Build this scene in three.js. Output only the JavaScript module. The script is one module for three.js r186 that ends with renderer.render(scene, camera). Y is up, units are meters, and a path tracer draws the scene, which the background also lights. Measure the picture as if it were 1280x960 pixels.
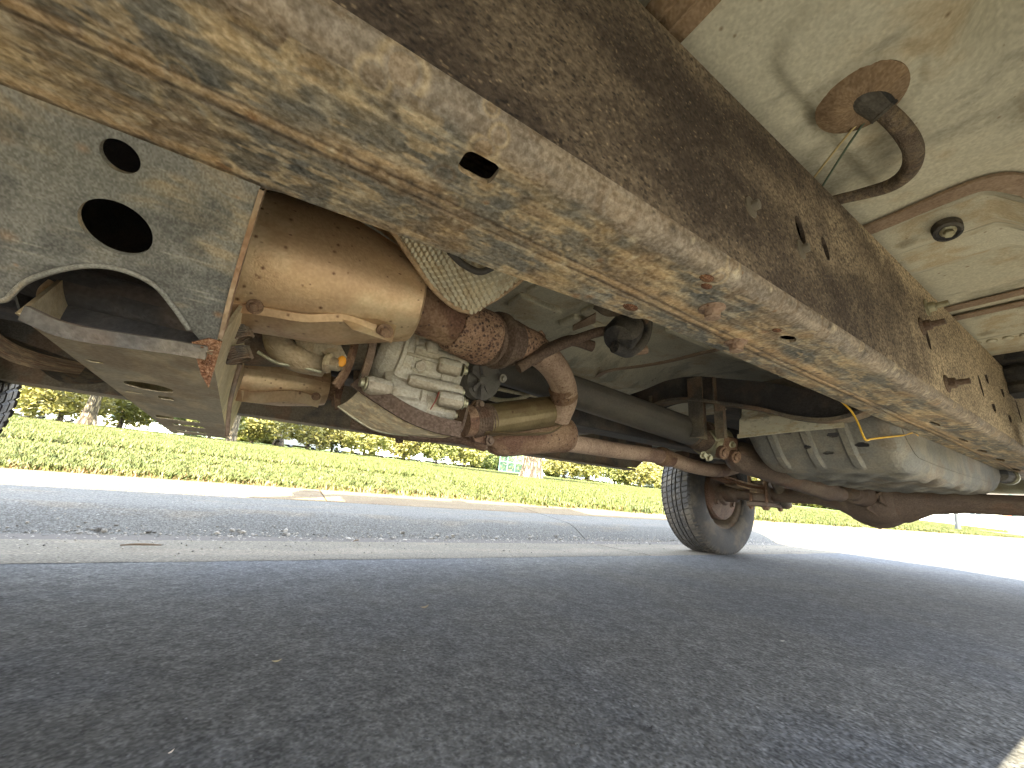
import * as THREE from 'three';
import { mergeGeometries, mergeVertices, toCreasedNormals } from 'three/addons/utils/BufferGeometryUtils.js';
import { RoundedBoxGeometry } from 'three/addons/geometries/RoundedBoxGeometry.js';

// ---------------------------------------------------------------- camera, sky, sun, exposure
const scene = new THREE.Scene();
const camera = new THREE.PerspectiveCamera(89.4, 4 / 3, 0.02, 900);
camera.position.set(0, 0.27, 0);
camera.up.set(-0.208, 0.97, 0.127);
camera.lookAt(0.489, 0.485, -0.845);
const renderer = new THREE.WebGLRenderer({ antialias: true });
renderer.toneMapping = THREE.LinearToneMapping;
renderer.toneMappingExposure = 18.5;
renderer.shadowMap.enabled = true;
const SUN_DIR = new THREE.Vector3(-0.42, 1.0, 0.80).normalize();
const SKY_GAIN = 0.72;
{
  const W = 256, H = 128, d = new Float32Array(W * H * 4);
  for (let j = 0; j < H; j++) {
    const el = Math.sin(Math.PI * ((j + 0.5) / H - 0.5));
    for (let i = 0; i < W; i++) {
      const t = Math.pow(Math.max(0, el), 0.45), k = (j * W + i) * 4;
      d[k] = SKY_GAIN * (0.96 + (0.42 - 0.96) * t);
      d[k + 1] = SKY_GAIN * (0.96 + (0.53 - 0.96) * t);
      d[k + 2] = SKY_GAIN * (0.92 + (0.74 - 0.92) * t);
      d[k + 3] = 1;
    }
  }
  const sky = new THREE.DataTexture(d, W, H, THREE.RGBAFormat, THREE.FloatType);
  sky.mapping = THREE.EquirectangularReflectionMapping;
  sky.magFilter = THREE.LinearFilter; sky.minFilter = THREE.LinearFilter;
  sky.needsUpdate = true;
  scene.background = sky; scene.environment = sky;
}
const sun = new THREE.DirectionalLight(new THREE.Color(1, 0.91, 0.67), 3.2);
sun.position.copy(SUN_DIR).multiplyScalar(30);
sun.castShadow = true; sun.shadow.mapSize.set(4096, 4096);
Object.assign(sun.shadow.camera, { left: -14, right: 14, top: 14, bottom: -14, near: 1, far: 80 });
scene.add(sun); scene.add(sun.target);

// ---------------------------------------------------------------- helpers
let seed = 12345;
function rnd() { seed = (seed + 0x6D2B79F5) | 0; let t = Math.imul(seed ^ (seed >>> 15), 1 | seed); t = (t + Math.imul(t ^ (t >>> 7), 61 | t)) ^ t; return ((t ^ (t >>> 14)) >>> 0) / 4294967296; }
const rr = (a, b) => a + (b - a) * rnd();
const clamp = (x, a = 0, b = 1) => Math.min(b, Math.max(a, x));
const sst = (a, b, x) => { const t = clamp((x - a) / (b - a)); return t * t * (3 - 2 * t); };
const mix = (a, b, t) => a + (b - a) * t;
const mix3 = (a, b, t) => [mix(a[0], b[0], t), mix(a[1], b[1], t), mix(a[2], b[2], t)];
const V = (a) => new THREE.Vector3(a[0], a[1], a[2]);
// periodic value noise
function h2(i, j, s) { let n = Math.imul(i, 374761393) + Math.imul(j, 668265263) + Math.imul(s, 974634777); n = Math.imul(n ^ (n >>> 13), 1274126177); return ((n ^ (n >>> 16)) >>> 0) / 4294967296; }
function vn(x, y, px, py, s) {
  const i = Math.floor(x), j = Math.floor(y); let u = x - i, v = y - j; u = u * u * (3 - 2 * u); v = v * v * (3 - 2 * v);
  const i0 = ((i % px) + px) % px, i1 = (i0 + 1) % px, j0 = ((j % py) + py) % py, j1 = (j0 + 1) % py;
  const a = h2(i0, j0, s), b = h2(i1, j0, s), c = h2(i0, j1, s), d = h2(i1, j1, s);
  return a + (b - a) * u + (c - a) * v + (a - b - c + d) * u * v;
}
function fbm(u, v, fx, fy, oct, s) {                     // u, v in 0..1, fx, fy whole numbers: tiles
  let a = 0, w = 0.5, t = 0;
  for (let o = 0; o < oct; o++) { a += w * vn(u * fx, v * fy, fx, fy, s + o * 17); t += w; w *= 0.55; fx *= 2; fy *= 2; }
  return a / t;
}
function makeTex(w, h, fn, srgb = true) {
  const d = new Uint8Array(w * h * 4);
  for (let j = 0; j < h; j++) for (let i = 0; i < w; i++) {
    const c = fn((i + 0.5) / w, (j + 0.5) / h), k = (j * w + i) * 4;
    d[k] = clamp(c[0], 0, 255); d[k + 1] = clamp(c[1], 0, 255); d[k + 2] = clamp(c[2], 0, 255); d[k + 3] = 255;
  }
  const t = new THREE.DataTexture(d, w, h, THREE.RGBAFormat);
  if (srgb) t.colorSpace = THREE.SRGBColorSpace;
  t.wrapS = t.wrapT = THREE.RepeatWrapping; t.magFilter = THREE.LinearFilter; t.minFilter = THREE.LinearMipmapLinearFilter; t.generateMipmaps = true;
  t.needsUpdate = true; return t;
}
function spots(n, r0, r1, seedN, u1 = 1, v1 = 1) {          // random discs on a tile, kept in a coarse grid
  const keep = seed; seed = seedN; const G = n > 2000 ? 128 : n > 300 ? 64 : 32, cells = Array.from({ length: G * G }, () => []);
  for (let k = 0; k < n; k++) {
    const p = [rnd(), rnd(), r0 + (r1 - r0) * rnd() ** 2, rnd()];
    const m = Math.ceil(p[2] * 1.3 * G) ;
    const ci = Math.floor(p[0] * G), cj = Math.floor(p[1] * G);
    for (let a = -m; a <= m; a++) for (let b = -m; b <= m; b++) cells[((ci + a + G) % G) * G + (cj + b + G) % G].push(p);
  }
  seed = keep;
  return (u, v, sx = 1, sy = 1) => {                        // nearest disc: [distance / radius, id]
    const c = cells[Math.min(G - 1, Math.floor(u * G)) * G + Math.min(G - 1, Math.floor(v * G))]; let best = 9, id = 0;
    for (const p of c) { let dx = Math.abs(u - p[0]); if (dx > 0.5) dx = 1 - dx; let dy = Math.abs(v - p[1]); if (dy > 0.5) dy = 1 - dy; const q = Math.hypot(dx * sx, dy * sy) / p[2]; if (q < best) { best = q; id = p[3]; } }
    return [best, id];
  };
}
function clonedTex(t, sx, sy, ox = 0, oy = 0) { const c = t.clone(); c.repeat.set(1 / sx, 1 / sy); c.offset.set(ox, oy); c.needsUpdate = true; return c; }
function std(o) { return new THREE.MeshStandardMaterial(Object.assign({ roughness: 0.85, metalness: 0 }, o)); }

// geometry helpers -------------------------------------------------
function punch(g, holes) {                                  // opens real holes in a sheet: [x, y, z, rx, ry, rz] ellipsoids cut faces away
  g = g.index ? g.toNonIndexed() : g; const out = {}, keep = [], p = g.attributes.position;
  for (let i = 0; i < p.count; i += 3) { const c = [0, 1, 2].map((k) => (p.array[i * 3 + k] + p.array[i * 3 + 3 + k] + p.array[i * 3 + 6 + k]) / 3); if (!holes.some((h) => ((c[0] - h[0]) / h[3]) ** 2 + ((c[1] - h[1]) / h[4]) ** 2 + ((c[2] - h[2]) / h[5]) ** 2 < 1)) keep.push(i); }
  const r = new THREE.BufferGeometry();
  for (const k of Object.keys(g.attributes)) { const s = g.attributes[k].itemSize, src = g.attributes[k].array, d = new Float32Array(keep.length * 3 * s); keep.forEach((i, n) => d.set(src.subarray(i * s, (i + 3) * s), n * 3 * s)); r.setAttribute(k, new THREE.BufferAttribute(d, s)); }
  return r;
}
function boxUV(g, s = 1) {                                  // uv in metres from the dominant axis
  if (g.index) g = g.toNonIndexed();
  const p = g.attributes.position, uv = new Float32Array(p.count * 2), a = new THREE.Vector3(), b = new THREE.Vector3(), c = new THREE.Vector3();
  for (let i = 0; i < p.count; i += 3) {
    a.fromBufferAttribute(p, i); b.fromBufferAttribute(p, i + 1); c.fromBufferAttribute(p, i + 2);
    const n = b.clone().sub(a).cross(c.clone().sub(a)), ax = Math.abs(n.x), ay = Math.abs(n.y), az = Math.abs(n.z);
    for (let k = 0; k < 3; k++) {
      const q = [a, b, c][k];
      const [u, v] = ay >= ax && ay >= az ? [q.x, q.z] : az >= ax ? [q.x, q.y] : [q.z, q.y];
      uv[(i + k) * 2] = u * s; uv[(i + k) * 2 + 1] = v * s;
    }
  }
  g.setAttribute('uv', new THREE.BufferAttribute(uv, 2)); return g;
}
function clean(g) { g = g.index ? g.toNonIndexed() : g; for (const k of Object.keys(g.attributes)) if (!['position', 'normal', 'uv'].includes(k)) g.deleteAttribute(k); if (!g.attributes.uv) g = boxUV(g); g.morphAttributes = {}; return g; }
function merge(gs) { return gs.length === 1 ? gs[0] : mergeGeometries(gs.map(clean)); }
function numbered(parent, name) { return name; }
const counts = {};
function uniq(name) { const k = counts[name] = (counts[name] ?? -1) + 1; return k ? `${name}_${String(k).padStart(3, '0')}` : name; }
function part(name, geos, mat, parent, label) {
  const m = new THREE.Mesh(merge([].concat(geos)), mat); m.name = name; m.castShadow = m.receiveShadow = true;
  if (label) m.userData.label = label;
  parent.add(m); return m;
}
function tag(o, label, category, group, kind) { o.name = uniq(o.name); if (label) o.userData.label = label; if (category) o.userData.category = category; if (group) o.userData.group = group; if (kind) o.userData.kind = kind; scene.add(o); return o; }
function thing(name, label, category, pos, group) { const g = new THREE.Group(); g.name = name; g.position.set(...pos); return tag(g, label, category, group); }
function structure(name, geos, mat) { const m = new THREE.Mesh(merge([].concat(geos)), mat); m.name = uniq(name); m.receiveShadow = m.castShadow = true; m.userData.kind = 'structure'; scene.add(m); return m; }
function box(x0, x1, y0, y1, z0, z1, r = 0) {
  const g = r ? new RoundedBoxGeometry(x1 - x0, y1 - y0, z1 - z0, 2, r) : new THREE.BoxGeometry(x1 - x0, y1 - y0, z1 - z0);
  g.translate((x0 + x1) / 2, (y0 + y1) / 2, (z0 + z1) / 2); return boxUV(g);
}
function basis(o, u, v) {                                   // frame at o: x along u, y close to v
  const U = V(u).normalize(), N = U.clone().cross(V(v)).normalize(), W = N.clone().cross(U);
  return new THREE.Matrix4().makeBasis(U, W, N).setPosition(V(o));
}
function obox(c, u, v, sx, sy, sz, r = 0.003) { const g = r ? new RoundedBoxGeometry(sx, sy, sz, 2, Math.min(r, sx / 2.1, sy / 2.1, sz / 2.1)) : new THREE.BoxGeometry(sx, sy, sz); g.applyMatrix4(basis(c, u, v)); return boxUV(g); }
function rev(a, b, prof, seg = 28) {                        // profile [[t, r], ...] turned about the line a-b
  const A = V(a), B = V(b), L = A.distanceTo(B);
  const g = new THREE.LatheGeometry(prof.map(([t, r]) => new THREE.Vector2(Math.max(r, 1e-4), t * L)), seg);
  const q = new THREE.Quaternion().setFromUnitVectors(new THREE.Vector3(0, 1, 0), B.clone().sub(A).normalize());
  const c = toCreasedNormals(g, 0.6); c.applyQuaternion(q); c.translate(A.x, A.y, A.z);
  // metres: around and along
  const rm = Math.max(...prof.map((p) => p[1])), uv = c.attributes.uv;
  const cum = [0]; for (let i = 1; i < prof.length; i++) cum.push(cum[i - 1] + Math.hypot((prof[i][0] - prof[i - 1][0]) * L, prof[i][1] - prof[i - 1][1]));
  for (let i = 0; i < uv.count; i++) { const f = uv.getY(i) * (prof.length - 1), k = Math.min(prof.length - 2, Math.floor(f + 1e-6)); uv.setXY(i, mix(cum[k], cum[k + 1], f - k), uv.getX(i) * 2 * Math.PI * rm); }
  return c;
}
function cyl(a, b, r, r2 = r, seg = 24, cap = true) { return rev(a, b, cap ? [[0, 0], [0, r], [1, r2], [1, 0]] : [[0, r], [1, r2]], seg); }
function tube(pts, rad, seg = 20, N = 60, capped = true, flat = 1) {
  const curve = new THREE.CatmullRomCurve3(pts.map(V), false, 'centripetal');
  const fr = curve.computeFrenetFrames(N, false), L = curve.getLength(), pos = [], uv = [], idx = [];
  const R = (t) => { if (typeof rad === 'number') return rad; const f = t * (rad.length - 1), k = Math.min(rad.length - 2, Math.floor(f)); return mix(rad[k], rad[k + 1], f - k); };
  for (let i = 0; i <= N; i++) {
    const t = i / N, p = curve.getPointAt(t), r = R(curve.getUtoTmapping(t));
    for (let j = 0; j <= seg; j++) { const a = j / seg * 2 * Math.PI, q = p.clone().addScaledVector(fr.normals[i], Math.cos(a) * r).addScaledVector(fr.binormals[i], Math.sin(a) * r * flat); pos.push(q.x, q.y, q.z); uv.push(t * L, a * r); }
  }
  for (let i = 0; i < N; i++) for (let j = 0; j < seg; j++) { const a = i * (seg + 1) + j, b = a + seg + 1; idx.push(a, b, a + 1, a + 1, b, b + 1); }
  const g = new THREE.BufferGeometry(); g.setAttribute('position', new THREE.Float32BufferAttribute(pos, 3)); g.setAttribute('uv', new THREE.Float32BufferAttribute(uv, 2)); g.setIndex(idx); g.computeVertexNormals();
  // weld the seam normal
  const n = g.attributes.normal; for (let i = 0; i <= N; i++) { const a = i * (seg + 1), b = a + seg, s = new THREE.Vector3(n.getX(a) + n.getX(b), n.getY(a) + n.getY(b), n.getZ(a) + n.getZ(b)).normalize(); n.setXYZ(a, s.x, s.y, s.z); n.setXYZ(b, s.x, s.y, s.z); }
  const out = [g.toNonIndexed()];
  if (capped) for (const [t, i] of [[0, 0], [1, N]]) { const c = new THREE.CircleGeometry(R(t), seg); const nn = fr.tangents[i].clone().multiplyScalar(t ? 1 : -1); c.applyQuaternion(new THREE.Quaternion().setFromUnitVectors(new THREE.Vector3(0, 0, 1), nn)); const p = curve.getPointAt(t); c.translate(p.x, p.y, p.z); out.push(c.toNonIndexed()); }
  return merge(out);
}
function surf(nu, nv, fn, metre = true) {                   // sheet from fn(s, t) -> [x, y, z]
  const pos = [], uv = [], idx = [];
  for (let i = 0; i <= nu; i++) for (let j = 0; j <= nv; j++) { const p = fn(i / nu, j / nv); pos.push(p[0], p[1], p[2]); uv.push(i / nu, j / nv); }
  for (let i = 0; i < nu; i++) for (let j = 0; j < nv; j++) { const a = i * (nv + 1) + j, b = a + nv + 1; idx.push(a, b, a + 1, a + 1, b, b + 1); }
  const g = new THREE.BufferGeometry(); g.setAttribute('position', new THREE.Float32BufferAttribute(pos, 3)); g.setAttribute('uv', new THREE.Float32BufferAttribute(uv, 2)); g.setIndex(idx); g.computeVertexNormals();
  return g;
}
function xzUV(g) { const p = g.attributes.position, uv = g.attributes.uv; for (let i = 0; i < p.count; i++) uv.setXY(i, p.getX(i), p.getZ(i)); return g; }
function shapeOf(pts, holes = []) { const s = new THREE.Shape(pts.map((p) => new THREE.Vector2(p[0], p[1]))); for (const h of holes) s.holes.push(h); return s; }
function ellipseHole(cx, cy, rx, ry, rot = 0) { const p = new THREE.Path(); p.absellipse(cx, cy, rx, ry, 0, Math.PI * 2, true, rot); return p; }
function slotHole(cx, cy, w, h, r) { const p = new THREE.Path(), a = cx - w / 2, b = cx + w / 2, c = cy - h / 2, d = cy + h / 2; p.moveTo(a + r, c); p.lineTo(b - r, c); p.quadraticCurveTo(b, c, b, c + r); p.lineTo(b, d - r); p.quadraticCurveTo(b, d, b - r, d); p.lineTo(a + r, d); p.quadraticCurveTo(a, d, a, d - r); p.lineTo(a, c + r); p.quadraticCurveTo(a, c, a + r, c); return p; }
function sheet(shape, thick, m, bevel = 0) {                // extruded shape placed by a matrix (x, y in the sheet, z out of it)
  const g = new THREE.ExtrudeGeometry(shape, { depth: thick - 2 * bevel, bevelEnabled: bevel > 0, bevelThickness: bevel, bevelSize: bevel, bevelOffset: -bevel, bevelSegments: 2, curveSegments: 20 });
  if (bevel) g.translate(0, 0, bevel);
  g.applyMatrix4(m); return boxUV(g);
}
function polySheet(pts, thick) {                            // a flat plate through 3+ points in space, thick away from the first normal
  const P = pts.map(V), o = P[0], u = P[1].clone().sub(o).normalize(), n = u.clone().cross(P[P.length - 1].clone().sub(o)).normalize(), w = n.clone().cross(u);
  const s = shapeOf(P.map((p) => { const d = p.clone().sub(o); return [d.dot(u), d.dot(w)]; }));
  return sheet(s, thick, new THREE.Matrix4().makeBasis(u, w, n).setPosition(o));
}
function ribbon(pts, wdt, thick, up) {                      // a strip that follows points; up = face normal
  const curve = new THREE.CatmullRomCurve3(pts.map(V), false, 'centripetal'), N = pts.length * 8, n = V(up).normalize();
  const ring = (t) => { const p = curve.getPointAt(t), tg = curve.getTangentAt(t), s = tg.clone().cross(n).normalize(), m = s.clone().cross(tg).normalize(); return [[1, 1], [-1, 1], [-1, -1], [1, -1], [1, 1]].map(([a, b]) => p.clone().addScaledVector(s, a * wdt / 2).addScaledVector(m, b * thick / 2)); };
  const rings = []; for (let i = 0; i <= N; i++) rings.push(ring(i / N));
  const g = surf(N, 4, (s, t) => { const q = rings[Math.round(s * N)][Math.round(t * 4)]; return [q.x, q.y, q.z]; });
  return boxUV(toCreasedNormals(g, 0.5));
}
function hexBolt(p, dir, r, h, flange = 1.45) {             // flanged hex head that stands out along dir
  const D = V(dir).normalize(), P = V(p), e = P.clone().addScaledVector(D, h), fz = P.clone().addScaledVector(D, h * 0.3);
  const hex = new THREE.CylinderGeometry(r * 0.96, r, h * 0.7, 6, 1); hex.applyQuaternion(new THREE.Quaternion().setFromUnitVectors(new THREE.Vector3(0, 1, 0), D)); const c = fz.clone().lerp(e, 0.5); hex.translate(c.x, c.y, c.z);
  return [boxUV(hex), rev(P.clone().addScaledVector(D, -0.002).toArray(), fz.toArray(), [[0, r * flange], [0.6, r * flange], [1, r * 1.05], [1, 0]], 20), rev(e.toArray(), e.clone().addScaledVector(D, h * 0.12).toArray(), [[0, r * 0.75], [0.6, r * 0.68], [1, 0]], 16)];
}
function arc(cx, cy, rx, ry, a0, a1, n) { const o = []; for (let i = 0; i <= n; i++) { const a = mix(a0, a1, i / n); o.push([cx + rx * Math.cos(a), cy + ry * Math.sin(a)]); } return o; }
// ---------------------------------------------------------------- textures and materials
function railTexture() {                                    // painted steel under road film: dust, streaks along the rail, rust freckles; 2 m x 0.5 m
  const W = 2048, H = 512, ring = spots(520, 0.003, 0.012, 7), rs = spots(1600, 0.0012, 0.006, 8);
  const bump = new Float32Array(W * H);
  const t = makeTex(W, H, (u, v) => {
    const wob = (fbm(u, v, 6, 1, 4, 3) - 0.5) * 0.085;
    const big = fbm(u + wob * 0.4, v + wob, 22, 7, 5, 11), mid = fbm(u, v, 70, 26, 4, 21), st = fbm(u + wob, v + wob * 0.7, 20, 70, 4, 31), fine = vn(u * 700, v * 176, 700, 176, 41);
    let c = mix3([98, 96, 88], [136, 127, 108], fbm(u, v, 44, 15, 4, 51));
    c = mix3(c, [172, 162, 138], sst(0.48, 0.72, st) * 0.65);
    c = mix3(c, [200, 168, 118], sst(0.38, 0.70, big * 0.55 + mid * 0.25 + st * 0.20) * 0.80);
    c = mix3(c, [128, 102, 72], sst(0.52, 0.70, fbm(u, v + wob, 34, 12, 4, 61)) * 0.5);
    c = mix3(c, [70, 72, 70], sst(0.56, 0.70, fbm(u + wob * 0.3, v, 20, 9, 4, 91)) * 0.5);
    c = mix3(c, [204, 176, 132], sst(0.58, 0.72, fbm(u, v + wob, 70, 50, 3, 71)) * 0.6);
    let hgt = 0.5 + (mid - 0.5) * 0.35 + (fine - 0.5) * 0.22;
    // undercoating ridges that run along the rail
    for (const [z, w, k] of [[0.281, 0.010, 1], [0.296, 0.006, 0.7], [0.368, 0.007, 0.9], [0.384, 0.005, 0.5]]) {
      const cv = 1 - z / 0.5 + wob * 0.35 * k, d = Math.abs(v - cv) / (w / 0.5); if (d > 4) continue;
      const f = Math.exp(-d * d) * sst(0.30, 0.52, fbm(u, v, 9, 3, 3, 81 + Math.round(z * 100)));
      c = mix3(c, [192, 158, 114], f * 0.75); hgt += f * 0.5 * k;
      const d2 = Math.abs(v - cv + 0.020 * k) / 0.0045, f2 = Math.exp(-d2 * d2) * 0.8; c = mix3(c, [92, 74, 56], f2 * 0.6); hgt -= f2 * 0.3;
    }
    // the rounded edge: colour mixed towards an even grey
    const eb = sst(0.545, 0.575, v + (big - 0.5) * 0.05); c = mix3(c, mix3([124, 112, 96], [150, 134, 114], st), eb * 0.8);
    const [q, id] = ring(u, v, 1, 0.25); if (q < 1.3) { const e = Math.exp(-(((q - 0.95) / 0.2) ** 2)); c = mix3(c, id > 0.4 ? [196, 172, 130] : [116, 96, 72], e * 0.55); if (q < 0.6) c = mix3(c, [168, 134, 90], 0.35 * id); }
    const [q2, id2] = rs(u, v, 1, 0.25); if (q2 < 1 && id2 > 0.45) c = mix3(c, id2 > 0.95 ? [150, 112, 76] : id2 > 0.65 ? [84, 74, 60] : [206, 190, 158], (1 - q2) * 0.8);
    const g = (fine - 0.5) * 44 + (h2(Math.floor(u * W), Math.floor(v * H), 5) - 0.5) * 26 + (st - 0.5) * 22;
    const i = Math.min(W - 1, Math.floor(u * W)), j = Math.min(H - 1, Math.floor(v * H)); bump[j * W + i] = hgt;
    return [c[0] + g, c[1] + g, c[2] + g];
  });
  const b = makeTex(W, H, (u, v) => { const h = clamp(bump[Math.floor(v * H) * W + Math.floor(u * W)]) * 255; return [h, h, h]; }, false);
  return [t, b];
}
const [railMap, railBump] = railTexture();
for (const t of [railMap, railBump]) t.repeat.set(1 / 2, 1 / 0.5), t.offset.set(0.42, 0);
const gritBump = makeTex(512, 512, (u, v) => { const h = 255 * (fbm(u, v, 130, 130, 3, 141) * 0.8 + fbm(u, v, 24, 24, 3, 142) * 0.4 - 0.1); return [h, h, h]; }, false);
const M = {};
M.plate = (() => {                                          // the gusset: older blue-grey paint, scratched, with a little dust and rust
  const sc = spots(500, 0.01, 0.05, 93), ru = spots(90, 0.004, 0.022, 94);
  const t = makeTex(1024, 1024, (u, v) => {
    const w = (fbm(u, v, 4, 4, 3, 180) - 0.5) * 0.1, a = fbm(u + w, v, 6, 10, 5, 181), s = fbm(u + w, v + w, 12, 60, 4, 182), f = vn(u * 420, v * 420, 420, 420, 183);
    let c = mix3([108, 106, 97], [138, 131, 115], fbm(u, v, 12, 16, 4, 184));
    c = mix3(c, [178, 150, 108], sst(0.50, 0.74, a * 0.6 + s * 0.4) * 0.6); c = mix3(c, [76, 74, 68], sst(0.55, 0.72, fbm(u, v + w, 9, 14, 4, 185)) * 0.5);
    const [q, id] = sc(u, v, 1, 14); if (q < 1) c = mix3(c, id > 0.5 ? [172, 164, 142] : [82, 78, 70], (1 - q) * 0.55);
    const [r, ir] = ru(u, v, 1, 1.6); if (r < 1) c = mix3(c, [164, 112, 70], (1 - r) * 0.6 * ir);
    const g = (f - 0.5) * 40; return [c[0] + g, c[1] + g, c[2] + g];
  });
  t.repeat.set(1 / 0.5, 1 / 0.5); return std({ map: t, bumpMap: clonedTex(gritBump, 0.22, 0.22), bumpScale: 0.0006, roughness: 0.7 });
})();
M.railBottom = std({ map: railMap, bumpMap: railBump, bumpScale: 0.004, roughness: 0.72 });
// outer side of the rail: dark grit and dust, its colour lightened towards the rear; covers x -0.1 .. 3.3, y 0.5 .. 0.8
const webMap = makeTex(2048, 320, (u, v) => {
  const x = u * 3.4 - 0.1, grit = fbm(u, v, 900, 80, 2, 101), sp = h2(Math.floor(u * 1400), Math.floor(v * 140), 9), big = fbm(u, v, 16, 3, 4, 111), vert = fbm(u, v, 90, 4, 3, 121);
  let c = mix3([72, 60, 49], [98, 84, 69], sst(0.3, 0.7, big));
  const dust = clamp(sst(0.45, 0.75, big) * 0.22 + sst(0.35, 1.45, x + (vert - 0.5) * 0.5 + (big - 0.5) * 0.6) * 0.85 + sst(0.86, 1.05, v + (big - 0.5) * 0.5) * 0.25);  // mix weight for the paler tone, growing towards the rear and the top
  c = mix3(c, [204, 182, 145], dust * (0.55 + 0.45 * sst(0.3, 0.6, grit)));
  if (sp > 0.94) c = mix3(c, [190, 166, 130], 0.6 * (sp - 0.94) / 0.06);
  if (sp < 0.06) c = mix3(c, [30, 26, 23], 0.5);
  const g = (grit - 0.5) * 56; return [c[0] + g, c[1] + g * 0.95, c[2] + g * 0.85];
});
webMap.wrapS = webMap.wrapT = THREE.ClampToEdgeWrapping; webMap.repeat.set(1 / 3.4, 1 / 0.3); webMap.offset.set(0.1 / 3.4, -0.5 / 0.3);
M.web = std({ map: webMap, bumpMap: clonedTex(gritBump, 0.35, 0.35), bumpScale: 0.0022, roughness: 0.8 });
function grimeTex(base, alt, dust, rust, o = {}) {          // 1 tile = 0.6 m by default
  const { n = 384, sx = 1, rustK = 0.4, dustK = 0.5, speck = 0, speckCol = [70, 40, 26], grain = 26, s = 200 } = o;
  const sp = speck ? spots(speck, 0.002, o.speckR || 0.008, s) : null;
  return makeTex(n, n, (u, v) => {
    const big = fbm(u, v, 5 * sx, 5, 4, s), mid = fbm(u, v, 16 * sx, 16, 3, s + 7);
    let c = mix3(base, alt, fbm(u, v, 9, 9 * sx, 3, s + 13));
    c = mix3(c, dust, sst(0.44, 0.66, big * 0.6 + mid * 0.4) * dustK);
    c = mix3(c, rust, sst(0.52, 0.70, fbm(u, v, 7, 7, 4, s + 23)) * rustK);
    if (sp) { const [q, id] = sp(u, v); if (q < 1) c = mix3(c, speckCol, (1 - q * q) * (0.5 + 0.5 * id)); }
    const g = (vn(u * 230, v * 230, 230, 230, s + 31) - 0.5) * grain * 1.5; return [c[0] + g, c[1] + g, c[2] + g];
  });
}
function grime(cols, o, m, tile = 0.6) { const t = grimeTex(...cols, o); t.repeat.set(1 / tile, 1 / tile); return std(Object.assign({ map: t, bumpMap: clonedTex(gritBump, 0.25, 0.25), bumpScale: 0.0012 }, m)); }
M.shield = grime([[215, 180, 136], [183, 151, 115], [226, 207, 166], [152, 110, 78]], { s: 210, speck: 420, speckR: 0.005, speckCol: [84, 52, 34], rustK: 0.45, grain: 12 }, { roughness: 0.48, metalness: 0.55, bumpScale: 0.0004 });
M.rust = grime([[136, 106, 80], [114, 88, 66], [160, 132, 102], [98, 68, 50]], { s: 220, rustK: 0.8, speck: 900, speckR: 0.006, speckCol: [52, 34, 28] }, { roughness: 0.8, metalness: 0.15 });
M.rustPale = grime([[165, 138, 113], [142, 117, 96], [188, 161, 134], [109, 82, 68]], { s: 230, rustK: 0.6, speck: 700, speckR: 0.005, speckCol: [98, 60, 40] }, { roughness: 0.72, metalness: 0.2 });
M.rustSpeckled = grime([[156, 124, 97], [134, 104, 80], [174, 145, 115], [116, 82, 60]], { s: 240, n: 512, speck: 5200, speckR: 0.010, speckCol: [46, 30, 26], rustK: 0.3 }, { roughness: 0.8, metalness: 0.1, bumpScale: 0.002 }, 0.45);
M.rustDark = grime([[100, 80, 64], [84, 68, 55], [126, 106, 84], [102, 72, 52]], { s: 250, rustK: 0.6 }, { roughness: 0.85 });
M.orangeRust = grime([[123, 83, 54], [99, 66, 45], [146, 110, 75], [78, 51, 35]], { s: 255, rustK: 0.7, grain: 50 }, { roughness: 0.95, bumpScale: 0.004 }, 0.2);
M.olive = grime([[122, 106, 72], [106, 90, 60], [144, 126, 91], [98, 74, 50]], { s: 260, speck: 60, speckR: 0.006, grain: 10 }, { roughness: 0.5, metalness: 0.5, bumpScale: 0.0004 });
M.cast = grime([[182, 173, 154], [158, 150, 133], [192, 178, 148], [136, 116, 88]], { s: 270, rustK: 0.35, grain: 20 }, { roughness: 0.6, metalness: 0.25 });
M.castDim = grime([[168, 153, 124], [141, 127, 103], [187, 165, 124], [124, 98, 69]], { s: 275, rustK: 0.35, grain: 20 }, { roughness: 0.7, metalness: 0.2 });
M.dimple = grime([[196, 186, 158], [176, 166, 140], [198, 180, 142], [150, 124, 88]], { s: 280, rustK: 0.3, grain: 14 }, { roughness: 0.42, metalness: 0.6, bumpScale: 0.0003 });
M.floor = (() => {                                           // primer-painted floor pan: warm grey with dust, scuffs and fine dirt
  const sp = spots(260, 0.001, 0.006, 291);
  const t = makeTex(1024, 1024, (u, v) => {
    const a = fbm(u, v, 5, 5, 5, 290), b = fbm(u, v, 22, 22, 4, 292);
    let c = mix3([194, 188, 164], [210, 201, 174], fbm(u, v, 8, 8, 4, 293));
    c = mix3(c, [176, 152, 114], sst(0.48, 0.7, a * 0.6 + b * 0.4) * 0.6);
    c = mix3(c, [132, 126, 108], sst(0.54, 0.74, fbm(u, v, 12, 6, 5, 294)) * 0.5);
    const [q, id] = sp(u, v); if (q < 1) c = mix3(c, id > 0.5 ? [108, 84, 58] : [196, 184, 156], (1 - q) * 0.7);
    const g = (fbm(u, v, 256, 256, 2, 295) - 0.5) * 34; return [c[0] + g, c[1] + g, c[2] + g];
  });
  t.repeat.set(1 / 0.9, 1 / 0.9); return std({ map: t, bumpMap: clonedTex(gritBump, 0.3, 0.3), bumpScale: 0.0006, roughness: 0.78 });
})();
M.floorDim = M.floor;
M.sealer = grime([[164, 139, 113], [147, 124, 101], [181, 159, 134], [123, 99, 78]], { s: 310, grain: 20 }, { roughness: 0.75 });
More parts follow.
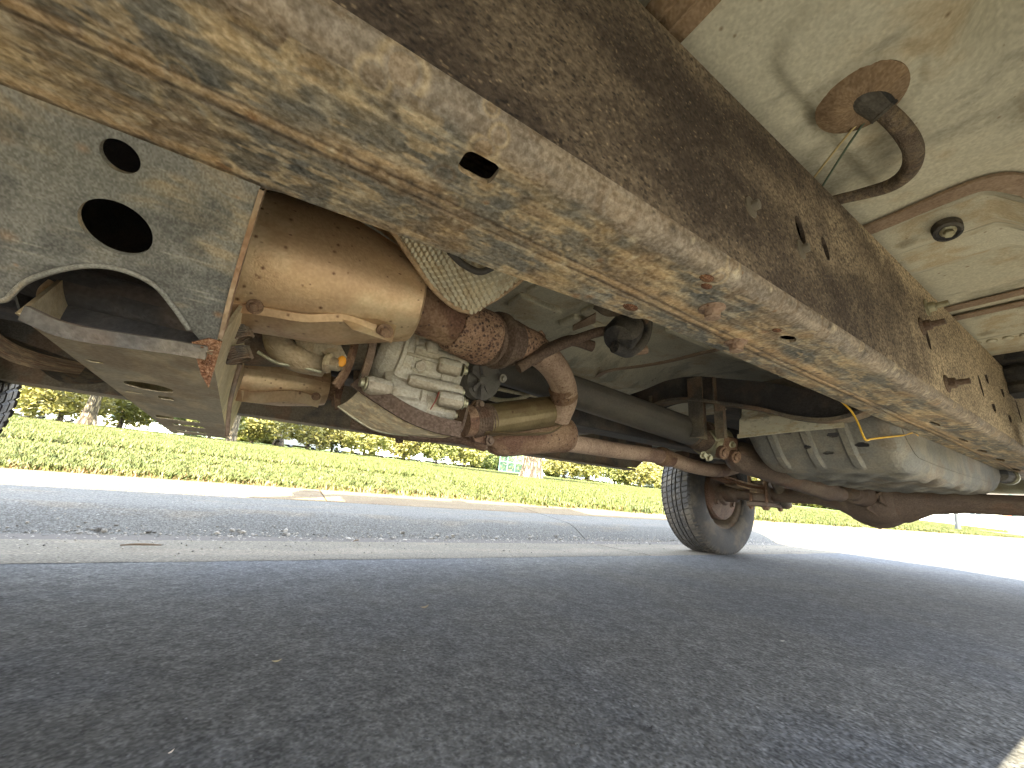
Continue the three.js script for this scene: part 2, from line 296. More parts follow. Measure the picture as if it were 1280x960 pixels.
M.black = grime([[69, 65, 62], [55, 52, 51], [113, 103, 89], [103, 79, 62]], { s: 320, dustK: 0.4, rustK: 0.3, grain: 12 }, { roughness: 0.85 });
M.blackClean = grime([[84, 78, 69], [74, 69, 61], [104, 94, 80], [94, 80, 64]], { s: 330, dustK: 0.35, rustK: 0.2, grain: 8 }, { roughness: 0.72, metalness: 0, bumpScale: 0.0005 });
M.dark = grime([[100, 93, 82], [79, 73, 66], [158, 138, 106], [144, 103, 72]], { s: 340, dustK: 0.5, rustK: 0.4, grain: 18 }, { roughness: 0.75 });
M.dustyBrown = grime([[156, 130, 100], [128, 107, 84], [206, 173, 129], [122, 82, 59]], { s: 350, dustK: 0.7, rustK: 0.5, grain: 26 }, { roughness: 0.85 });
M.skid = grime([[190, 173, 139], [160, 145, 118], [226, 202, 154], [142, 113, 79]], { s: 360, sx: 2, dustK: 0.6, rustK: 0.4, grain: 16 }, { roughness: 0.6, metalness: 0.3 });
M.tank = grime([[128, 124, 114], [112, 109, 100], [148, 138, 118], [124, 104, 80]], { s: 370, dustK: 0.6, rustK: 0.35, grain: 14 }, { roughness: 0.85, metalness: 0 });
M.tankBelly = grime([[158, 143, 119], [85, 78, 70], [225, 192, 140], [78, 65, 54]], { s: 375, sx: 3, dustK: 0.8, rustK: 0.5, grain: 22 }, { roughness: 0.6, metalness: 0.1, bumpScale: 0.004 });
M.axle = grime([[104, 86, 70], [90, 74, 61], [124, 106, 86], [106, 80, 60]], { s: 380, rustK: 0.6, grain: 18 }, { roughness: 0.75 });
M.rubber = grime([[66, 63, 60], [54, 52, 51], [126, 117, 99], [90, 81, 69]], { s: 390, dustK: 0.6, rustK: 0.3, grain: 16 }, { roughness: 0.85 });
M.grommet = grime([[153, 126, 94], [127, 105, 81], [176, 148, 113], [100, 78, 58]], { s: 400, grain: 24 }, { roughness: 0.85 });
M.tape = grime([[115, 100, 81], [92, 79, 66], [155, 134, 103], [72, 57, 44]], { s: 410, sx: 3, dustK: 0.7, grain: 28 }, { roughness: 0.85, bumpScale: 0.003 }, 0.2);
M.zinc = grime([[172, 168, 140], [156, 150, 122], [188, 178, 144], [140, 116, 80]], { s: 420, grain: 12 }, { roughness: 0.4, metalness: 0.6 });
M.clip = std({ color: 0x756c5c, roughness: 0.35 });
M.yellow = std({ color: 0xd9a92e, roughness: 0.55 }); M.green = std({ color: 0x5c6a55, roughness: 0.6 }); M.cream = std({ color: 0xc8b27c, roughness: 0.6 });
M.yellowPaint = std({ color: 0xd08a1a, roughness: 0.6 });
M.body = std({ color: 0xb8b4a6, roughness: 0.35, metalness: 0.2 }); M.glass = new THREE.MeshPhysicalMaterial({ color: 0xffffff, roughness: 0.05, transmission: 1, thickness: 0 });
M.redLine = std({ color: 0x84382a, roughness: 0.7 });

// ---------------------------------------------------------------- the truck (its own axes: x to the rear, y up from the road, z to the street)
const TILT = -0.0638;
const truck = thing('pickup_truck', 'pickup truck at the kerb seen from underneath, dusty frame rail and rusty exhaust', 'truck', [0, 0.27 - 0.27 * Math.cos(TILT), -0.27 * Math.sin(TILT)]);
truck.rotation.x = TILT;
const T = truck;
const YB = 0.516, YT = 0.79, ZO = -0.2, RC = 0.02;

// near frame rail: side, rounded corner, bottom, inner side and top, with punched holes
{
  const x0 = -1.7, x1 = 3.7;
  const wholes = [[0.568, 0.659, 0.012, 0.022, 0.3], [0.648, 0.664, 0.010, 0.020, 0.3], [1.122, 0.651, 0.012, 0.024, 0.2], [1.546, 0.640, 0.012, 0.032, 0.1], [1.651, 0.685, 0.020, 0.018, 0], [1.844, 0.683, 0.020, 0.018, 0], [1.647, 0.602, 0.022, 0.018, 0], [1.849, 0.605, 0.022, 0.018, 0], [2.051, 0.660, 0.013, 0.040, 0.1], [2.3, 0.62, 0.02, 0.02, 0]];
  const web = sheet(shapeOf([[x0, YB + RC], [x1, YB + RC], [x1, YT], [x0, YT]], wholes.map(([x, y, a, b, r]) => ellipseHole(x, y, a, b, r))), 0.005, new THREE.Matrix4().makeTranslation(0, 0, ZO - 0.005));
  const bm = new THREE.Matrix4().makeBasis(new THREE.Vector3(1, 0, 0), new THREE.Vector3(0, 0, -1), new THREE.Vector3(0, 1, 0)).setPosition(0, YB, 0);
  const bh = [slotHole(0.093, 0.2385, 0.030, 0.024, 0.008), ellipseHole(0.601, 0.245, 0.017, 0.009), ellipseHole(1.371, 0.265, 0.035, 0.006), ellipseHole(1.66, 0.272, 0.04, 0.006), ellipseHole(1.911, 0.278, 0.042, 0.008), ellipseHole(2.16, 0.279, 0.045, 0.009), ellipseHole(2.5, 0.29, 0.05, 0.01)];
  const bottom = sheet(shapeOf([[x0, 0.22], [x1, 0.22], [x1, 0.33], [0.402, 0.332], [0.388, 0.342], [0.198, 0.357], [-0.04, 0.372], [-0.075, 0.382], [x0, 0.382]], bh), 0.005, bm);
  const corner = surf(90, 10, (s, t) => { const a = Math.PI * (1 + 0.5 * t) ; return [mix(x0, x1, s), YB + RC + RC * Math.sin(a) * 1, ZO - RC - RC * Math.cos(a)]; });
  { const p = corner.attributes.position, uv = corner.attributes.uv; for (let i = 0; i < p.count; i++) uv.setXY(i, p.getX(i), -0.22 + uv.getY(i) * -0.0314 + 0.0314); }
  // the punched faces are dusty paint of their own; the side carries darker grit
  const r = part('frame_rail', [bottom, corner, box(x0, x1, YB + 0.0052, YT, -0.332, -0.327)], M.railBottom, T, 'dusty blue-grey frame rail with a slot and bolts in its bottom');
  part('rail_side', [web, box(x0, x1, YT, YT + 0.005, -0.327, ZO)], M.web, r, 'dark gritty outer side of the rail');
  part('bolt', hexBolt([0.437, YB, -0.258], [0, -1, 0], 0.011, 0.014), M.rustPale, r);
  part('bolt', hexBolt([0.562, YB, -0.298], [0, -1, 0], 0.011, 0.014), M.rustPale, r);
  part('clip', [...hexBolt([0.436, 0.629, ZO], [0.1, 0, 1], 0.007, 0.009, 2.0)], M.clip, r);
  part('clip', [...hexBolt([0.562, 0.624, ZO], [0.1, 0, 1], 0.007, 0.009, 2.0)], M.clip, r);
  for (const [x, y, m] of [[1.168, 0.738, M.zinc], [1.094, 0.671, M.rustDark], [1.190, 0.567, M.rustDark]]) {
    part('bolt', [...hexBolt([x, y, ZO], [0, 0, 1], 0.012, 0.014, 1.6), cyl([x, y, ZO], [x, y, ZO + 0.034], 0.0065, 0.006, 14)], m, r);
  }
  // mud and undercoating crumbs on the bottom
  for (const [x, z, k] of [[0.37, -0.222, 1], [0.385, -0.232, 0.8], [0.56, -0.24, 0.8], [0.36, -0.322, 1.2]]) { const g = new THREE.SphereGeometry(0.007 * k, 10, 6); g.scale(1.5, 0.35, 0.9); g.translate(x, YB, z); part('rust_blister', boxUV(g), M.orangeRust, r); }
}
// gusset plate that comes down from the rail to the crossmember, with two round holes and an arched cut-out
const PD = [0, -0.6468, -0.7627], PN = new THREE.Vector3(1, 0, 0).cross(V(PD)).normalize();
const plateM = new THREE.Matrix4().makeBasis(new THREE.Vector3(1, 0, 0), V(PD), PN).setPosition(0, YB, -0.375);
const G = (p, n = 0) => { const q = V([p[0], p[1], n]).applyMatrix4(plateM); return [q.x, q.y, q.z]; };
let gusset;
{
  const arch = [[-0.243,0.184], [-0.229,0.179], [-0.224,0.171], [-0.215,0.156], [-0.201,0.142], [-0.182,0.128], [-0.164,0.12], [-0.145,0.119], [-0.127,0.126], [-0.113,0.144], [-0.099,0.167], [-0.088,0.182], [-0.077,0.182]];
  const s = shapeOf([[-1.0, -0.02], [-0.056,-0.007], [-0.059,0.005], [-0.061,0.023], [-0.066,0.067], [-0.071,0.118], [-0.075,0.174], ...arch.slice().reverse(), [-1.0, [-0.243,0.183][1]]], [ellipseHole(...[-0.152,0.019], 0.0125, 0.0125), ellipseHole(...[-0.155,0.081], 0.0245, 0.0240)]);
  gusset = part('gusset_plate', sheet(s, 0.006, plateM), M.plate, T, 'flat dusty plate with two round holes above the crossmember arch');
  // folded edge on the right
  part('fold', ribbon([G([-0.059,0.005]), G([-0.066,0.067]), G([-0.071,0.118]), G([-0.075,0.174])], 0.03, 0.004, [1, 0.15, 0.1]).translate(0.002, 0.012, -0.006), M.dustyBrown, gusset);
  part('arch_lip', tube(arch.slice(0, 11).map((p) => G(p, -0.003)), 0.0024, 8, 50), M.plate, gusset);
}
// crossmember channel that runs across to the far rail
{
  const A0 = [-0.214, 0.386, -0.5], B0 = [-0.081, 0.386, -0.5], A1 = [-0.18, 0.333, -1.05], B1 = [-0.093, 0.333, -1.05];
  const nearEdge = [[-0.211,0.388,-0.5], [-0.182,0.379,-0.495], [-0.144,0.38,-0.495], [-0.107,0.384,-0.5], [-0.079,0.385,-0.5]];
  const floorPt = (s, t) => { const n = [mix(A0[0], B0[0], s), mix(0.386, 0.3845, s) + 0.004 * Math.sin(Math.PI * s), -0.5]; const f = [mix(A1[0], B1[0], s), 0.333, -1.05]; return [mix(n[0], f[0], t), mix(n[1], f[1], t) + 0.0016 * Math.sin(t * 37) * (t > 0.45 ? 1 : 0) - (s < 0.08 || s > 0.92 ? -0.006 : 0), mix(n[2], f[2], t)]; };
  const Lf = Math.hypot(0.053, 0.55), fu = new THREE.Vector3(0, -0.053, -0.55).normalize(), fn = new THREE.Vector3(1, 0, 0).cross(fu).normalize();
  const fm = new THREE.Matrix4().makeBasis(new THREE.Vector3(1, 0, 0), fu, fn).setPosition(0, 0.386, -0.5);
  const fs = shapeOf([[-0.214, 0], [-0.078, 0], [-0.091, Lf], [-0.182, Lf]], [ellipseHole(...[-0.158,0.194], 0.026, 0.020, 0.1), slotHole(...[-0.148,0.247], 0.018, 0.018, 0.003), slotHole(...[-0.182,0.24], 0.020, 0.008, 0.002), slotHole(...[-0.19,0.273], 0.02, 0.006, 0.002), ellipseHole(...[-0.192,0.112], 0.008, 0.005), slotHole(...[-0.153,0.399], 0.062, 0.026, 0.006), slotHole(...[-0.144,0.457], 0.05, 0.018, 0.006), slotHole(...[-0.145,0.518], 0.05, 0.014, 0.004)]);
  const cm = part('crossmember', [sheet(fs, 0.0012, fm), polySheet([[-0.079, 0.386, -0.5], [-0.091, 0.333, -1.05], [-0.086, 0.43, -1.05], [-0.072, 0.475, -0.57]], 0.004), polySheet([[-0.216, 0.386, -0.5], [-0.183, 0.333, -1.05], [-0.19, 0.43, -1.05], [-0.235, 0.47, -0.6]], 0.004)], M.skid, T, 'slotted steel crossmember channel under the transmission');
  part('near_lip', ribbon([...nearEdge], 0.014, 0.005, [0, -0.5, 1]), M.dark, cm);
  // torn rusty corner
  const g = []; const keep = seed; seed = 77;
  for (let i = 0; i < 12; i++) { const p = V([-0.078,0.392,-0.495]).lerp(V([-0.066,0.354,-0.53]), rnd() * 0.9).add(new THREE.Vector3(rr(-0.010, 0.002), rr(-0.003, 0.004), rr(-0.003, 0.006))); const b = new THREE.IcosahedronGeometry(rr(0.001, 0.003), 0); b.scale(rr(0.8, 2.0), rr(0.3, 0.6), rr(0.6, 1.6)); b.rotateZ(rr(0, 3)); b.translate(p.x, p.y, p.z); g.push(boxUV(b)); }
  g.push(polySheet([[-0.093,0.392,-0.497], [-0.08,0.4,-0.497], [-0.068,0.399,-0.497], [-0.069,0.381,-0.505], [-0.071,0.351,-0.52], [-0.08,0.363,-0.515]], 0.004)); seed = keep;
  part('rusted_corner', g, M.orangeRust, cm, 'flaking orange rusted corner of the crossmember');
  // left wing and the skid behind it
  part('side_wing', surf(30, 6, (s, t) => { const a = V([-0.24,0.393,-0.5]).lerp(V([-0.25,0.399,-0.78]), s), b = V([-0.234,0.37,-0.5]).lerp(V([-0.261,0.385,-0.8]), s); const k = Math.sin(s * Math.PI) * 0.02; return [mix(a.x, b.x, t) - k, mix(a.y, b.y, t) - k * 0.6, mix(a.z, b.z, t)]; }), M.dustyBrown, cm);
  part('skid_lip', surf(24, 6, (s, t) => { const a = V([-0.415,0.451,-0.95]).lerp(V([-0.302,0.429,-1]), s), q = V([-0.384,0.434,-0.93]).lerp(V([-0.289,0.407,-1]), s); const k = 0.028 * Math.sin(s * Math.PI) * t; return [mix(a.x, q.x, t), mix(a.y, q.y, t) - k, mix(a.z, q.z, t)]; }), M.dark, cm);
}
// things glimpsed through the arch: a ribbed brace and a shelf
{
  const br = part('brace_tube', rev([-0.315,0.453,-0.6], [-0.095,0.442,-0.6], [[0, 0], [0, 0.027], [1, 0.027], [1, 0]], 28), M.black, T, 'dark round brace seen through the arch');
  part('brace_step', [polySheet([[-0.233,0.425,-0.585], [-0.096,0.431,-0.585], [-0.085,0.395,-0.56], [-0.216,0.394,-0.56]], 0.004), polySheet([[-0.254,0.425,-0.575], [-0.233,0.425,-0.585], [-0.216,0.394,-0.56], [-0.23,0.395,-0.545]], 0.004)], M.black, br);
  part('brace_end', tube([[-0.234,0.445,-0.575], [-0.237,0.432,-0.573], [-0.233,0.42,-0.572], [-0.226,0.415,-0.572]], 0.003, 8, 20), M.dustyBrown, br);
}

// big heat shield over the catalytic converter
const C0 = [-0.128,0.555,-0.62], C1 = [0.155,0.574,-0.62];
{
  const c = part('converter_shield', rev(C0, C1, [[0, 0], [0, 0.102], [0.5, 0.101], [0.62, 0.098], [0.97, 0.072], [0.985, 0.071], [1, 0.066], [1, 0.045]], 56), M.shield, T, 'tan heat shield wrapped round the catalytic converter');
  const lip = [[-0.079,0.465,-0.57], [-0.041,0.469,-0.565], [-0,0.472,-0.56], [0.048,0.487,-0.56], [0.092,0.485,-0.56]];
  part('flange', [ribbon(lip, 0.011, 0.003, [0, -0.6, 0.8]), polySheet([[0.042,0.487,-0.56], [0.091,0.501,-0.565], [0.122,0.501,-0.565], [0.118,0.47,-0.56], [0.061,0.473,-0.558]], 0.004)], M.shield, c);
  part('bolt', hexBolt([0.105,0.482,-0.558], [0, -0.55, 0.83], 0.0075, 0.006, 1.6), M.rust, c);
  part('bolt', hexBolt([-0.056,0.47,-0.562], [0, -0.55, 0.83], 0.006, 0.005, 1.6), M.rust, c);
  part('upper_shield', surf(20, 8, (s, t) => { const a = V([-0.021,0.701,-0.6]).lerp(V([0.157,0.639,-0.6]), s), b = V([0.023,0.67,-0.52]).lerp(V([0.17,0.625,-0.52]), s); return [mix(a.x, b.x, t), mix(a.y, b.y, t) + 0.014 * Math.sin(t * Math.PI), mix(a.z, b.z, t)]; }), M.shield, c);
}
// dimpled aluminium shield
{
  const P = [[0.004,0.62,-0.44], [0.076,0.612,-0.5], [0.12,0.595,-0.53], [0.167,0.562,-0.54], [0.206,0.546,-0.54], [0.229,0.546,-0.535], [0.251,0.562,-0.525], [0.272,0.591,-0.46], [0.3,0.596,-0.4]];
  const left = new THREE.CatmullRomCurve3([[0.004,0.644,-0.47], [0.076,0.612,-0.5], [0.12,0.595,-0.53], [0.167,0.562,-0.54], [0.206,0.546,-0.54], [0.229,0.546,-0.535]].map(V)), right = new THREE.CatmullRomCurve3([[0.118,0.642,-0.4], [0.229,0.605,-0.4], [0.299,0.613,-0.42], [0.284,0.601,-0.46], [0.266,0.579,-0.5], [0.229,0.546,-0.535]].map(V));
  const NU = 150, NV = 130, Lc = left.getPoints(NU), Rc = right.getPoints(NU);
  const g = surf(NU, NV, (s, t) => { const a = Lc[Math.round(s * NU)], b = Rc[Math.round(s * NU)]; const p = a.clone().lerp(b, t); const edge = Math.min(1, Math.min(t, 1 - t) * 22) * Math.min(1, (1 - s) * 20); const d = Math.sin(p.x * 480) * Math.sin((p.z * 0.8 + p.y * 0.9) * 480); return [p.x, p.y - 0.0036 * d * edge - 0.010 * Math.sin(t * Math.PI) * Math.sin(s * 2.5), p.z]; });
  const sh = part('dimpled_shield', g, M.dimple, T, 'pale dimpled aluminium heat shield');
  part('rim', [tube(Lc.filter((_, i) => i % 10 === 0).map((p) => p.toArray()), 0.004, 8, 60), tube(Rc.filter((_, i) => i % 10 === 0).map((p) => p.toArray()), 0.004, 8, 60)], M.dustyBrown, sh);
  part('slot_edge', tube([[0.151,0.582,-0.455], [0.176,0.578,-0.465], [0.202,0.573,-0.46], [0.217,0.582,-0.45]], 0.005, 10, 24), M.blackClean, sh);
}
// near exhaust branch: cone, speckled muffling sleeve, band flanges, elbow down to the junction
const E = [[0.148,0.57,-0.62], [0.207,0.566,-0.635], [0.277,0.564,-0.655], [0.344,0.573,-0.67], [0.419,0.589,-0.69], [0.499,0.59,-0.715], [0.579,0.564,-0.75], [0.628,0.52,-0.785], [0.635,0.47,-0.82]];
{
  const ex = part('exhaust_pipe', tube(E.slice(3), [0.038, 0.036, 0.035, 0.034, 0.033, 0.032], 28, 70), M.rustPale, T, 'rusty exhaust elbow bending down to the junction');
  part('converter_outlet', rev(E[0], E[2], [[0, 0.047], [0.45, 0.045], [0.75, 0.044], [1, 0.043]], 32), M.rust, ex);
  const s0 = [0.234,0.566,-0.643], s1 = [0.321,0.566,-0.668];
  part('sleeve', rev(s0, s1, [[0, 0.036], [0.02, 0.0475], [0.12, 0.052], [0.9, 0.057], [1, 0.056], [1, 0.03]], 36), M.rustSpeckled, ex, 'pitted speckled sleeve on the exhaust');
  const b0 = [0.317,0.566,-0.667], b1 = [0.409,0.586,-0.688];
  part('band_clamp', rev(b0, b1, [[0, 0.04], [0.08, 0.056], [0.16, 0.056], [0.2, 0.047], [0.28, 0.047], [0.34, 0.06], [0.46, 0.060], [0.52, 0.05], [0.66, 0.052], [0.7, 0.046], [0.8, 0.05], [1, 0.041]], 36), M.rustDark, ex);
  part('neck', rev([0.372,0.579,-0.68], [0.468,0.595,-0.705], [[0, 0.047], [0.3, 0.048], [0.6, 0.043], [1, 0.0395]], 32), M.rustSpeckled, ex);
  part('collar', rev([0.602,0.547,-0.768], [0.631,0.517,-0.788], [[0, 0.032], [0.1, 0.036], [0.35, 0.036], [0.45, 0.0335], [0.6, 0.036], [0.85, 0.036], [1, 0.032]], 32), M.rust, ex);
  part('weld_tab', obox([0.456,0.611,-0.69], [0.7, 0.6, 0.2], [0, 1, 0], 0.055, 0.02, 0.012, 0.004), M.rustSpeckled, ex);
  // hanger rod and its rubber
  part('hanger_rod', [tube([[0.404,0.522,-0.665], [0.436,0.55,-0.655], [0.496,0.593,-0.645], [0.552,0.626,-0.63], [0.604,0.65,-0.615], [0.625,0.644,-0.6]], 0.0115, 14, 40), tube([[0.434,0.557,-0.67], [0.485,0.591,-0.66], [0.533,0.617,-0.65], [0.584,0.612,-0.635]], 0.013, 14, 30)], M.rustDark, ex);
  const rb = part('rubber_hanger', [rev([0.665,0.676,-0.6], [0.612,0.623,-0.585], [[0, 0], [0, 0.036], [0.3, 0.04], [0.8, 0.04], [1, 0.033], [1, 0]], 28), tube([[0.614,0.71,-0.58], [0.698,0.713,-0.58], [0.703,0.657,-0.585], [0.654,0.605,-0.59], [0.607,0.604,-0.59]], 0.014, 14, 40)], M.rubber, ex);
  part('pin', cyl([0.681,0.615,-0.6], [0.708,0.624,-0.585], 0.010, 0.011, 18), M.rustPale, rb);
  part('hanger_bracket', [ribbon([[0.558,0.703,-0.6], [0.586,0.692,-0.59], [0.67,0.717,-0.57], [0.703,0.694,-0.57]], 0.035, 0.004, [0.2, -0.3, 1])], M.dark, ex);
}
// olive shield, resonator body, flange and the pipe to the rear
{
  const r = part('resonator', rev([0.451,0.391,-0.86], [0.726,0.448,-0.9], [[0, 0], [0.0, 0.02], [0.04, 0.034], [0.12, 0.043], [0.2, 0.0465], [0.93, 0.050], [0.95, 0.053], [1, 0.051], [1, 0]], 40), M.rust, T, 'rusty resonator canister');
  part('olive_shield', rev([0.404,0.425,-0.8], [0.665,0.504,-0.84], [[0, 0.036], [0.06, 0.039], [0.9, 0.042], [0.96, 0.041], [1, 0.034], [1, 0]], 36), M.olive, r, 'olive metal shield on the pipe above the resonator');
  part('seam', ribbon([[0.397,0.394,-0.775], [0.497,0.406,-0.785], [0.603,0.429,-0.8], [0.646,0.457,-0.81]], 0.010, 0.003, [0, -1, 0.5]), M.olive, r);
  const fl = part('flange', [rev([0.346,0.413,-0.79], [0.367,0.418,-0.793], [[0, 0], [0, 0.034], [1, 0.036], [1, 0]], 20), polySheet([[0.372,0.467,-0.79], [0.41,0.459,-0.79], [0.401,0.417,-0.795], [0.422,0.386,-0.79], [0.416,0.371,-0.79], [0.383,0.373,-0.79], [0.358,0.41,-0.79], [0.358,0.446,-0.79]], 0.012)], M.rust, r);
  part('bolt', hexBolt([0.381,0.457,-0.782], [0.2, 0, 1], 0.008, 0.008), M.rustDark, fl);
  part('bolt', hexBolt([0.415,0.379,-0.782], [0.2, 0, 1], 0.008, 0.008), M.rustDark, fl);
  part('bellows', rev([0.367,0.415,-0.793], [0.419,0.432,-0.8], Array.from({ length: 17 }, (_, i) => [i / 16, 0.034 + (i % 2) * 0.004]), 28), M.rustDark, r);
  part('inlet_pipe', tube([[0.138,0.393,-0.92], [0.274,0.381,-0.88], [0.36,0.387,-0.85], [0.444,0.378,-0.86]], 0.017, 18, 30), M.rustDark, r);
  part('tail_pipe', tube([[0.709,0.425,-0.9], [0.99,0.436,-0.95], [1.301,0.448,-0.99], [1.514,0.437,-1.02], [1.844,0.453,-1.08], [2.301,0.558,-1.14]], [0.027, 0.027, 0.029, 0.030, 0.027], 24, 50), M.rustPale, r);
  part('joint_ring', rev([1.257,0.449,-0.985], [1.329,0.446,-0.99], [[0, 0.029], [0.1, 0.036], [0.4, 0.037], [0.6, 0.033], [1, 0.031]], 24), M.rust, r);
}
// lower (far) converter shield and its pipe
{
  const s = part('far_converter_shield', rev([-0.134,0.45,-0.93], [0.075,0.464,-0.95], [[0, 0.052], [0.6, 0.053], [0.9, 0.045], [1, 0.04], [1, 0.02]], 36), M.shield, T, 'smaller brown heat shield on the far exhaust branch');
  part('flange', ribbon([[-0.093,0.408,-0.9], [-0.048,0.409,-0.9], [0.012,0.424,-0.9], [0.065,0.42,-0.9]], 0.026, 0.003, [0, -0.7, 0.7]), M.shield, s);
  part('bolt', hexBolt([0.055,0.429,-0.89], [0, -0.5, 0.8], 0.006, 0.006), M.rust, s);
  part('outlet_flange', [rev([0.069,0.464,-0.95], [0.106,0.464,-0.95], [[0, 0.03], [0.2, 0.034], [0.3, 0.028], [0.6, 0.028], [0.7, 0.04], [1, 0.04], [1, 0.0]], 22), obox([0.101,0.432,-0.93], [0.3, -1, 0], [0, 0, 1], 0.035, 0.02, 0.014)], M.rust, s);
}
// transmission tail: dark housing, levers, cables and mount rubber behind the shields
{
  const t = part('transmission', [rev([-0.155,0.525,-0.82], [0.136,0.552,-0.8], [[0, 0.085], [0.35, 0.08], [0.7, 0.072], [1, 0.066], [1, 0]], 36)], M.dark, T);
  part('mount_arm', tube([[-0.037,0.507,-0.72], [-0.025,0.472,-0.72], [0.002,0.457,-0.72], [0.047,0.456,-0.73]], [0.020, 0.021, 0.023, 0.02], 16, 30), M.castDim, t);
  const br = part('mount_bush', [rev([0.024,0.506,-0.72], [0.023,0.488,-0.69], [[0, 0], [0, 0.03], [0.8, 0.031], [0.85, 0.024], [0.95, 0.024], [1, 0.016], [1, 0]], 30)], M.castDim, t);
  part('bracket_arm', polySheet([[0.027,0.52,-0.7], [0.055,0.524,-0.7], [0.06,0.495,-0.7], [0.077,0.473,-0.7], [0.074,0.449,-0.7], [0.059,0.46,-0.7], [0.034,0.474,-0.7]], 0.012), M.castDim, br);
  part('paint_mark', ellipsePatch([0.069,0.459,-0.685], 0.007, 0.010), M.yellowPaint, br);
  part('nut', hexBolt([0.05,0.455,-0.7], [1, -0.1, 0.5], 0.012, 0.02), M.castDim, br);
  part('hanger_strap', ribbon([[0.088,0.528,-0.72], [0.086,0.487,-0.71], [0.081,0.449,-0.71], [0.07,0.42,-0.71]], 0.018, 0.006, [0.9, -0.1, 0.6]), M.rust, t);
  part('clamp_ring', [rev([0.107,0.507,-0.76], [0.122,0.507,-0.76], [[0, 0.06], [0.1, 0.066], [0.9, 0.066], [1, 0.06]], 30)], M.dark, t);
  part('brake_line', tube([[-0.051,0.451,-0.71], [-0.022,0.44,-0.71], [0.005,0.441,-0.71], [0.044,0.44,-0.71]], 0.003, 8, 30), M.zinc, t);
  for (const [a, b] of [[[-0.076,0.454,-0.62], [-0.066,0.439,-0.62]], [[-0.07,0.426,-0.62], [-0.061,0.41,-0.62]]]) part('stud_stack', rev(a, b, Array.from({ length: 13 }, (_, i) => [i / 12, 0.014 + (i % 2) * 0.003]), 18), M.dark, t);
  part('shift_rod', tube([[-0.064,0.416,-0.66], [-0.067,0.368,-0.7], [-0.063,0.319,-0.74]], 0.003, 8, 20), M.dark, t);
}
function ellipsePatch(c, a, b) { const g = new THREE.SphereGeometry(1, 14, 8); g.scale(a, b, 0.004); g.translate(...c); return boxUV(g); }
